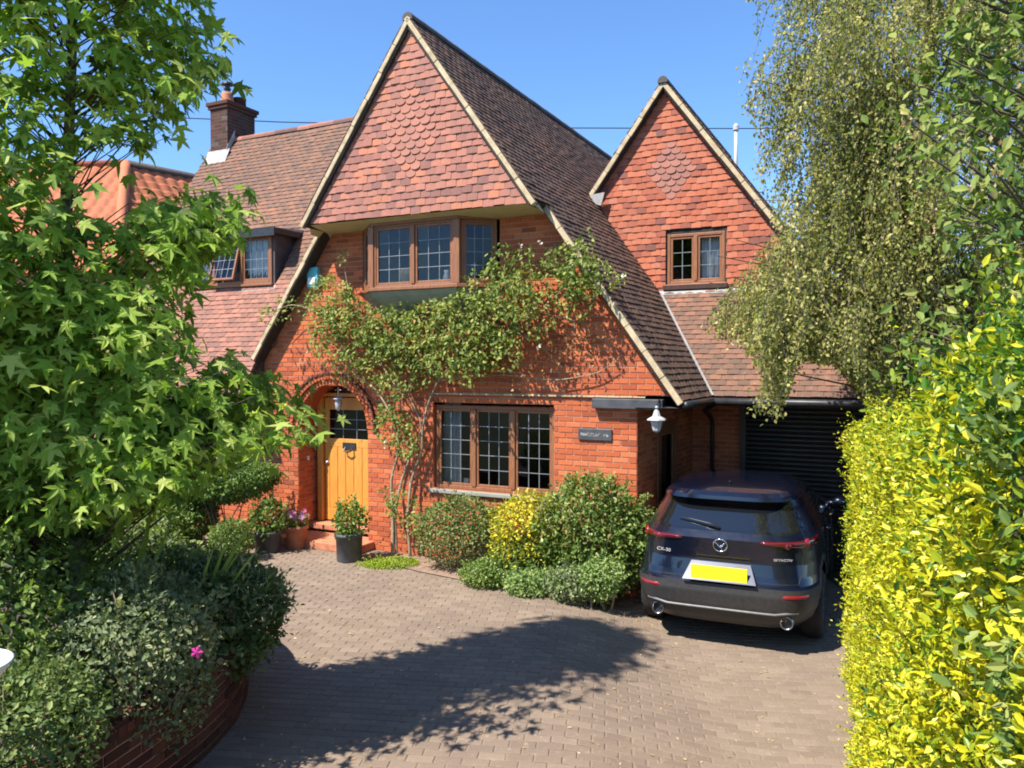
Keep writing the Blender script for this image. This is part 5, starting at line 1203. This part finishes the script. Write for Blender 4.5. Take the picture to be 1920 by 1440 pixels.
bush('shrub', 'grey green leafy shrub overhanging the curved planter wall', 'shrub', (-2.55, 5.35, .92), (.62, .58, .55), 8500, .045, 'lf_grey', L_OVAL, 102, floor=SOIL - .3, lumps=9)
bush('shrub', 'bluish dark rosemary-like shrub at the rounded end of the planter', 'shrub', (-2.48, 6.5, .84), (.58, .6, .44), 9000, .055, 'lf_dark', L_SMALL, 103, floor=SOIL - .25, lumps=9, upright=.5, mats2=[('lf_grey', L_NEEDLE, .6, .07, 'shoot')])
bush('shrub', 'yellowish green shrub behind the grey one in the raised bed', 'shrub', (-3.15, 6.7, 1.05), (.62, .5, .45), 5000, .055, 'lf_grey', L_OVAL, 104, floor=SOIL, lumps=8, mats2=[('lf_mid', L_OVAL, .4, .06, 'shoot')])
bush('shrub', 'low trailing dark shrub spilling over the planter near the bird bath', 'shrub', (-2.82, 4.35, .74), (.5, .6, .45), 6000, .045, 'lf_dark', L_OVAL, 105, floor=SOIL - .35, lumps=8)
bush('shrub', 'upright green shrub at the back of the raised bed', 'shrub', (-3.9, 7.4, 1.0), (.65, .55, .5), 4500, .055, 'lf_mid', L_OVAL, 106, floor=SOIL, lumps=8)
def blades(label, P, n, h, lean, seed, floor):
    r = np.random.default_rng(seed); t = thing('strap_leaf_plant', label, 'plant', (P[0], P[1], floor))
    for i in range(n):
        mb = MB(); a = r.uniform(-.28, .28); L_ = h * r.uniform(.7, 1.1); w = .022; dirx = lean + a; p0 = A3([r.normal(0, .04), r.normal(0, .04), 0])
        mb.grid(lambda u, v: (p0[0] + dirx * L_ * v ** 1.3 + (u - .5) * 2 * w * (1 - v ** 3) , p0[1] + .1 * v * v * math.sin(i), L_ * v * (1 - .1 * v)), 2, 8)
        o = mb.build('blade', 'lf_blade', t, True); o.color = (r.uniform(.3, 1), 0, 0, 1)
p = at_depth(240, 1090, 6.0); blades('pale strap leaved plant standing tallest in the raised bed', p, 4, 1.5, .14, 1, SOIL)
p = at_depth(355, 1100, 6.2); blades('pale strap leaved plant leaning towards the drive from the raised bed', p, 5, 1.3, .38, 2, SOIL)
p = at_depth(370, 1222, 4.92); fl = thing('pink_flower', 'single bright pink flower on the grey green planter shrub', 'flower', p)
mb = MB()
for k in range(5):
    a = k * 2 * math.pi / 5; q = A3([math.cos(a), -.3, math.sin(a)]); mb.add([(0, -.02, 0), tuple(q * .028 + A3([-.014 * math.sin(a), 0, .014 * math.cos(a)])), tuple(q * .042), tuple(q * .028 - A3([-.014 * math.sin(a), 0, .014 * math.cos(a)]))], [(0, 1, 2, 3)])
o = mb.build('petals', 'petal_hot', fl); o.color = (.5, 0, 0, 1); MB().tube([(0, 0, 0), (0, .06, -.1), (.0, .1, -.3)], .003, 4).build('stalk', 'lf_mid', fl)
bb = thing('bird_bath', 'white stone bird bath bowl at the edge of the raised bed', 'bird bath', (-2.62, 3.72, SOIL - .1))
MB().lathe([(.16, 0), (.17, .06), (.08, .12), (.07, .5), (.11, .66)], n=20).build('pedestal', 'white', bb, True); bz_ = at_depth(10, 1246, 3.72).z - SOIL + .1
MB().lathe([(.08, bz_ - .16), (.14, bz_ - .11), (.20, bz_ - .03), (.22, bz_), (.205, bz_ + .005), (.16, bz_ - .05), (.0, bz_ - .08)], n=28).build('bowl', 'white', bb, True)

# ------------------------------------------------------------------ plants along the house
def hp(px_, py_, b_): return A3(on_house(px_, py_, b_))
def yew_sq(P, r): P = P.copy(); P[:, 2] += .30 * P[:, 0] * .6; return P
c = hp(425, 905, -.95); bush('clipped_shrub', 'clipped cloud shaped evergreen left of the porch', 'shrub', c, (.85, .55, .34), 14000, .05, 'lf_yew', L_SMALL, 201, lumps=5, squash=yew_sq, stems=8, stem_mat='bark_dark')
c = hp(350, 960, -1.2); bush('clipped_shrub', 'darker lower mound beside the clipped cloud evergreen', 'shrub', c, (.6, .45, .42), 8000, .05, 'lf_yew', L_SMALL, 202, lumps=5)
c = hp(435, 1005, -1.5); bush('shrub', 'small bright green bush beside the grey pot at the porch', 'shrub', c, (.36, .3, .24), 3000, .045, 'lf_mid', L_OVAL, 203)
c = hp(275, 985, -2.0); bush('shrub', 'leafy green bush below the wing window', 'shrub', c, (.7, .4, .35), 4000, .06, 'lf_mid', L_OVAL, 204)
def pot(name, label, px_, py_, b_, r0, r1, h, mat, plant, prn, psize, pr, ph, T=L_OVAL, seed=1, flowers=None):
    P = on_house(px_, py_, b_); d = ray(px_, py_); g = float(ground_z(P.x, P.y)); k = (g - EYE) / d.z; P = Vector((d.x * k, d.y * k, g))
    t = thing(name, label, 'plant pot', P)
    MB().lathe([(r0, 0), (r0 + .01, .02), (r1 * .97, h - .05), (r1 + .02, h - .045), (r1 + .02, h), (r1 - .02, h), (r1 - .03, h - .06), (.0, h - .06)], n=24).build('pot', mat, t, True)
    r = np.random.default_rng(seed); n = prn; dvec = unit(r.normal(0, 1, (n, 3))); q = r.uniform(.35, 1, n) ** .6; W = dvec * q[:, None] * A3([pr, pr, ph]) * (1 + .2 * np.sin(dvec[:, :1] * 9)) + A3([0, 0, h + ph * .55]); W = W[W[:, 2] > h - .1]
    obj('foliage', joined('foliage', T, leaf_frames(r, W, dvec[:len(W)] + A3([0, 0, .8]), psize * r.uniform(.7, 1.2, len(W))), r.beta(2, 2, len(W))), plant, t, 'stuff')
    mb = MB()
    for i in range(9): e = A3([r.normal(0, pr * .4), r.normal(0, pr * .4), h + ph * r.uniform(.6, 1.3)]); mb.tube([(0, 0, h - .08), tuple(e * A3([.5, .5, .7])), tuple(e)], [.008, .006, .003], 5)
    mb.build('stem', 'stem', t)
    if flowers:
        for i in range(flowers):
            f_ = MB(); cpos = A3([r.normal(0, pr * .55), -abs(r.normal(0, pr * .4)), h + ph * r.uniform(.7, 1.5)])
            for kk in range(5):
                a = kk * 2 * math.pi / 5 + r.random(); e1 = A3([math.cos(a), -.25, math.sin(a)]); e2 = A3([math.cos(a + .6), -.25, math.sin(a + .6)]); e0 = A3([math.cos(a - .6), -.25, math.sin(a - .6)]); f_.add([tuple(cpos), tuple(cpos + e0 * .036), tuple(cpos + e1 * .048), tuple(cpos + e2 * .036)], [(0, 1, 2, 3)])
            o = f_.build('flower', 'petal_pink', t); o.color = (r.random(), 0, 0, 1)
    return t
pot('potted_shrub', 'leafy shrub in a wide grey pot left of the porch', 502, 1035, -.86, .17, .22, .34, 'pot_grey', 'lf_mid', 900, .075, .32, .34, seed=1)
pot('potted_petunia', 'terracotta pot of lilac flowers against the porch pillar', 556, 1028, -.5, .13, .17, .36, 'terracotta', 'lf_mid', 350, .05, .18, .16, seed=2, flowers=26)
pot('potted_shrub', 'leafy shrub in a tall dark pot in front of the oak door', 655, 1052, -.75, .17, .20, .42, 'pot_grey', 'lf_mid', 800, .07, .26, .32, seed=3)
# bed to the right of the porch
mb = MB(); bp = [(-.75, -.02), (-.55, -.62), (.3, -.85), (1.3, -1.0), (2.2, -1.08), (2.9, -.95), (3.2, -.55), (3.25, -.02)]
bpw = [hw(a, b_) for a, b_ in bp]; mb.v = [(p.x, p.y, float(ground_z(p.x, p.y)) + .022) for p in bpw] + [(hw(1.2, -.4).x, hw(1.2, -.4).y, .06)]; k = len(bpw); mb.f = [(i, (i + 1) % k, k) for i in range(k)]
M['bed_soil'] = mat_plain('bed_soil', (.16, .10, .07), (.28, .19, .13), 10, .95, .6); mb.build('flower_bed', 'bed_soil', None, kind='structure')
c = hp(868, 1000, -.5); bush('shrub', 'purplish grey green shrub below the large window', 'shrub', c, (.66, .42, .5), 5500, .045, 'lf_purple', L_OVAL, 301, mats2=[('lf_mid', L_OVAL, .35, .05, 'shoot')])
c = hp(990, 985, -.62); bush('shrub', 'golden yellow variegated shrub in the middle of the bed', 'shrub', c, (.52, .40, .44), 5000, .05, 'lf_gold', L_OVAL, 302)
c = hp(985, 1045, -.72); bush('shrub', 'mid green bush beneath the golden variegated shrub', 'shrub', c, (.5, .34, .34), 3500, .05, 'lf_mid', L_OVAL, 303, mats2=[('lf_gold', L_OVAL, .25, .05, 'shoot')])
c = hp(1115, 1000, -.5); bush('shrub', 'big glossy green shrub between the bed and the car', 'shrub', c, (.80, .55, .72), 8000, .06, 'lf_mid', L_OVAL, 304, lumps=10, mats2=[('lf_dry', L_OVAL, .12, .055, 'shoot'), ('lf_pale', L_OVAL, .2, .06, 'leaf')])
for i, (px_, py_, b_, rx, rz_, mt, lb) in enumerate([(925, 1075, -.92, .36, .2, 'lf_mid', 'low green edging plant under the purplish shrub'), (1000, 1092, -1.0, .34, .16, 'lf_pale', 'pale lime edging plant under the golden shrub'), (1075, 1092, -.98, .34, .2, 'lf_grey', 'grey green flowering edging plant under the big green shrub'), (1125, 1080, -.92, .28, .2, 'lf_pale', 'pale edging plant at the car end of the bed')]):
    bush('edging_plant', lb, 'plant', hp(px_, py_, b_), (rx * 1.2, .34, rz_ * 1.15), 3400, .045, mt, L_OVAL, 310 + i, stems=6, mats2=[('lf_pale', L_SMALL, .3, .035, 'shoot')])
P = on_house(730, 1058, -.72); g = float(ground_z(P.x, P.y)); bush('moss_cushion', 'low lime green creeping cushion at the foot of the climbing rose', 'plant', (P.x, P.y, g + .02), (.5, .24, .09), 5000, .028, 'lf_moss', L_SMALL, 320, stems=0, lumps=4)

# ------------------------------------------------------------------ climbing rose on the front wall
r = np.random.default_rng(31); rb_ = hw(-.62, -.22, 0); rose = thing('climbing_rose', 'climbing rose with twisted pale stems spreading over the brick front', 'climbing plant', rb_); base = A3(rb_)
stem_px = [[(745, 1040, -.25), (742, 960, -.2), (752, 900, -.18), (775, 850, -.15), (795, 800, -.14), (785, 770, -.14), (765, 735, -.15), (770, 700, -.18), (790, 650, -.22)],
           [(770, 1040, -.22), (766, 960, -.2), (770, 900, -.15), (790, 850, -.13), (798, 800, -.12), (800, 760, -.14), (830, 700, -.2), (880, 660, -.25), (960, 620, -.28), (1040, 560, -.25), (1090, 500, -.22)],
           [(735, 1035, -.3), (738, 980, -.25), (730, 900, -.2), (745, 840, -.2), (740, 780, -.2), (700, 730, -.2), (660, 700, -.25), (640, 640, -.28), (615, 570, -.25)],
           [(755, 740, -.2), (720, 690, -.25), (690, 620, -.28), (650, 540, -.2), (645, 470, -.12)], [(820, 710, -.2), (950, 705, -.15), (1040, 715, -.12), (1120, 700, -.1), (1160, 680, -.1)],
           [(960, 620, -.28), (1010, 640, -.2), (1060, 690, -.12)], [(1000, 590, -.25), (1080, 600, -.15), (1075, 660, -.1)], [(900, 640, -.25), (930, 560, -.22), (945, 490, -.2), (940, 460, -.18)], [(610, 590, -.2), (550, 570, -.25), (505, 585, -.35)]]
mb = MB()
for k, st in enumerate(stem_px):
    pts = [A3(on_house(*q)) + r.normal(0, .02, 3) - base for q in st]; pp = np.array(pts)
    if k < 3: pp[0, 2] = -.05
    tt = np.linspace(0, len(pp) - 1, len(pp) * 4); f_ = np.column_stack([np.interp(tt, range(len(pp)), pp[:, i]) for i in range(3)]); f_[1:-1] = (f_[:-2] + f_[1:-1] * 2 + f_[2:]) / 4
    mb.tube(f_, np.linspace(.026 if k < 3 else .012, .005, len(f_)), 7)
mb.build('stem', 'stem', rose, True)
CL = [(620, 560, 42, 1), (650, 600, 48, 1), (618, 640, 38, .7), (680, 640, 45, 1), (720, 620, 45, 1), (760, 640, 55, 1.1), (770, 600, 35, 1), (820, 620, 55, 1.1), (860, 600, 50, 1), (900, 640, 50, 1), (850, 660, 50, 1), (930, 595, 45, 1), (960, 560, 40, .9), (990, 530, 33, .8), (940, 520, 35, .8), (895, 545, 35, .9), (1000, 600, 38, .6), (880, 690, 30, .6), (940, 655, 40, .7), (780, 690, 42, .9), (705, 690, 35, .8), (650, 690, 25, .6), (735, 725, 25, .7),
      (1045, 490, 28, .7), (1080, 490, 38, .9), (1092, 525, 38, .9), (1060, 545, 35, .6), (1125, 505, 22, .5), (1155, 525, 18, .5), (1098, 445, 14, .5), (940, 480, 25, .6), (985, 482, 20, .5), (1080, 570, 30, .4), (740, 800, 35, .9), (762, 835, 25, .8), (735, 765, 25, .6), (755, 950, 30, .6), (728, 930, 20, .5), (772, 985, 20, .5), (640, 480, 14, .3), (510, 582, 26, .35), (550, 575, 22, .3), (600, 600, 30, .6)]
LP, LR = [], []
for px_, py_, rp, dn in CL:
    n = int(9.5e-2 * rp * rp * dn * 3.3); a = r.uniform(0, 2 * math.pi, n); q = rp * np.sqrt(r.random(n)) * 1.08; bb_ = -.10 - .26 * r.random(n) ** 1.2 - abs(r.normal(0, .14))
    sh = r.normal(0, .12)
    for i in range(n): LP.append(A3(on_house(px_ + q[i] * math.cos(a[i]), py_ + q[i] * math.sin(a[i]), bb_[i] if py_ > 600 or px_ > 600 else bb_[i] - .2)))
    LR.append(np.clip(r.beta(1.8, 2, n) + sh, 0, 1))
LP = np.array(LP)
_px, _py = project(LP); _k = (np.sin(_px * .085) * np.sin(_py * .10 + _px * .03) + .35 * np.sin(_px * .19 - _py * .16) > -.30) | (r.random(len(LP)) < .3); LP = LP[_k]; LR = [np.concatenate(LR)[_k]]; LR = np.concatenate(LR); n = len(LP); fn_ = A3([-ST, -CT, 0])
Ms = frames(LP - base, unit(r.normal(0, .7, (n, 3)) + fn_ * .4 + A3([0, 0, -.45])), unit(r.normal(0, .7, (n, 3)) + fn_ * .7 + A3([0, 0, .6])), r.uniform(.045, .085, n)); obj('foliage', joined('foliage', L_OVAL, Ms, LR), 'lf_rose', rose, 'stuff')
LP = []
for px_, py_, rp, dn in [(1050, 620, 55, 1), (1000, 665, 45, 1), (1070, 670, 45, .8), (640, 700, 40, .7), (600, 690, 30, .6), (950, 690, 50, .7), (1110, 640, 30, .6), (755, 880, 30, .6), (740, 1000, 30, .5), (700, 640, 70, .7), (860, 640, 80, .6), (1020, 560, 60, .5), (620, 610, 40, .6), (780, 680, 50, .6)]:
    n = int(rp * rp * .045 * dn * 1.3); a = r.uniform(0, 6.283, n); q = rp * np.sqrt(r.random(n))
    for i in range(n): LP.append(A3(on_house(px_ + q[i] * math.cos(a[i]), py_ + q[i] * math.sin(a[i]), -.05 - .25 * r.random())))
LP = np.array(LP); n = len(LP); obj('dry_foliage', joined('dry_foliage', L_OVAL, frames(LP - base, r.normal(0, 1, (n, 3)), r.normal(0, 1, (n, 3)) + fn_, r.uniform(.03, .055, n)), r.random(n)), 'lf_dry', rose, 'stuff')
LP = np.array([A3(on_house(x_ + r.normal(0, 3), y_ + r.normal(0, 3), -.42)) for x_, y_ in [(1075, 498), (1012, 452), (975, 460), (1165, 515), (577, 655), (723, 832), (865, 640), (1010, 650)] for k in range(6)]); n = len(LP)
obj('bloom', joined('bloom', L_SMALL, frames(LP - base, r.normal(0, 1, (n, 3)), r.normal(0, .5, (n, 3)) + fn_, r.uniform(.035, .05, n)), r.random(n)), 'petal_white', rose, 'stuff')

# ------------------------------------------------------------------ neighbour's house and the overhead wire
M['pantile'] = mat_piece('pantile', [(0, (.40, .13, .06)), (1, (.52, .18, .085))], .8, .35, (.3, .12, .07), .8, .3, 20)
M['render_wall'] = mat_plain('render_wall', (.45, .2, .12), (.55, .27, .17), 3, .9, .2)
nap = at_depth(236, 309, 22.0); nb = thing('neighbour_house', 'neighbouring house with bright orange pantiled hipped roof beyond the garden', 'house', (nap.x, nap.y, 0)); zt_ = nap.z
e1 = Vector((-.985, .10, 0)).normalized(); e2 = Vector((.62, .78, 0)).normalized()              # two ridge directions
f1 = Vector((e1.y, -e1.x, 0)); f1 = f1 if f1.y < 0 else -f1; f2 = Vector((e2.y, -e2.x, 0)); f2 = f2 if f2.y < 0 else -f2
drop, run = 3.4, 3.4
def plane_pt(e, f, s, v): return e * s + f * (run * v) + Vector((0, 0, zt_ - drop * v))
n1 = f1.copy(); hipdir = (f1 + f2).normalized(); hl = run / max(.2, hipdir.dot(f1))
hipfoot = hipdir * hl
def pant(e, f, L_, nm):
    mb = MB(); hs_ = hipfoot.dot(e)
    nu, nv = 170, 84
    def fn(u, v):
        s0 = hs_ * v; s = s0 + (L_ - s0) * u; p = plane_pt(e, f, s, v); nrm = (f * drop + Vector((0, 0, run))).normalized()
        w = .055 * abs(math.sin(s * math.pi / .34)) - .075 * ((v * 14 + .02) % 1)
        return p + nrm * w
    mb.grid(fn, nu, nv); return mb.build(nm, 'pantile', nb, True)
pant(e1, f1, 7.0, 'roof'); pant(e2, f2, 9.0, 'roof')
mb = MB(); h0 = Vector((0, 0, zt_ + .03)); h1 = hipfoot + Vector((0, 0, zt_ - drop + .03)); mb.tube([h0.lerp(h1, i / 12) for i in range(13)], [.13 + .012 * (i % 2) for i in range(13)], 8); mb.build('hip_tile', 'pantile', nb, True).color = (.9, 0, 0, 1)
mb = MB(); mb.tube([h0, h0 + e1 * 7], .11, 8); mb.build('ridge_tile', 'pantile', nb, True); mb = MB(); mb.tube([h0, h0 + e2 * 9], .12, 8); mb.build('ridge_tile', 'ridge_dark', nb, True)
mb = MB(); q = hipfoot * .93
for e, f, L_ in ((e1, f1, 7.0), (e2, f2, 9.0)):
    p1 = q + e * L_; mb.quad((q.x, q.y, -.3), (p1.x, p1.y, -.3), (p1.x, p1.y, zt_ - drop + .1), (q.x, q.y, zt_ - drop + .1))
mb.build('wall', 'render_wall', nb)
wp = [(-400, 205), (290, 219), (530, 229), (1075, 240), (1400, 241), (2300, 235)]
mb = MB(); mb.tube([at_depth(x, y, 34) for x, y in wp], .022, 5); wr = mb.build('overhead_wire', 'black'); tag(wr, 'thin dark overhead wire crossing the sky behind the roofs', 'wire')
for x, y, nm in ((-400, 205, 0), (2300, 235, 1)):
    P = at_depth(x, y, 34); po = MB().tube([(P.x, P.y, -.3), (P.x, P.y, P.z + .4)], [.14, .09], 10).build('utility_pole', 'bark'); tag(po, 'wooden pole carrying the overhead wire ' + ('beyond the orange roofed house' if nm == 0 else 'beyond the birch'), 'pole')

# ------------------------------------------------------------------ fallen leaves and grit on the drive
r = np.random.default_rng(88); n = 620; X = r.uniform(-2.6, 3.2, n); Y = r.uniform(4.8, 11.2, n); k = r.random(n) < np.where((Y < 7) & (X < 1), 1, .55); X, Y = X[k], Y[k]; n = len(X)
P = np.column_stack([X, Y, ground_z(X, Y) + .014]); Ms = frames(P, np.column_stack([r.normal(0, 1, n), r.normal(0, 1, n), r.normal(0, .15, n)]), np.tile(A3([0, 0, 1.]), (n, 1)) + r.normal(0, .25, (n, 3)), r.uniform(.02, .05, n))
M['lf_litter'] = G('lf_litter', [(0, (.22, .13, .06)), (.6, (.42, .30, .15)), (1, (.55, .44, .26))], .15, .8, .1)
o = obj('fallen_leaves', joined('fallen_leaves', L_OVAL, Ms, r.random(n)), 'lf_litter', None, 'stuff'); o['label'] = 'small dry tan leaves scattered over the block paving'; o['category'] = 'leaves'
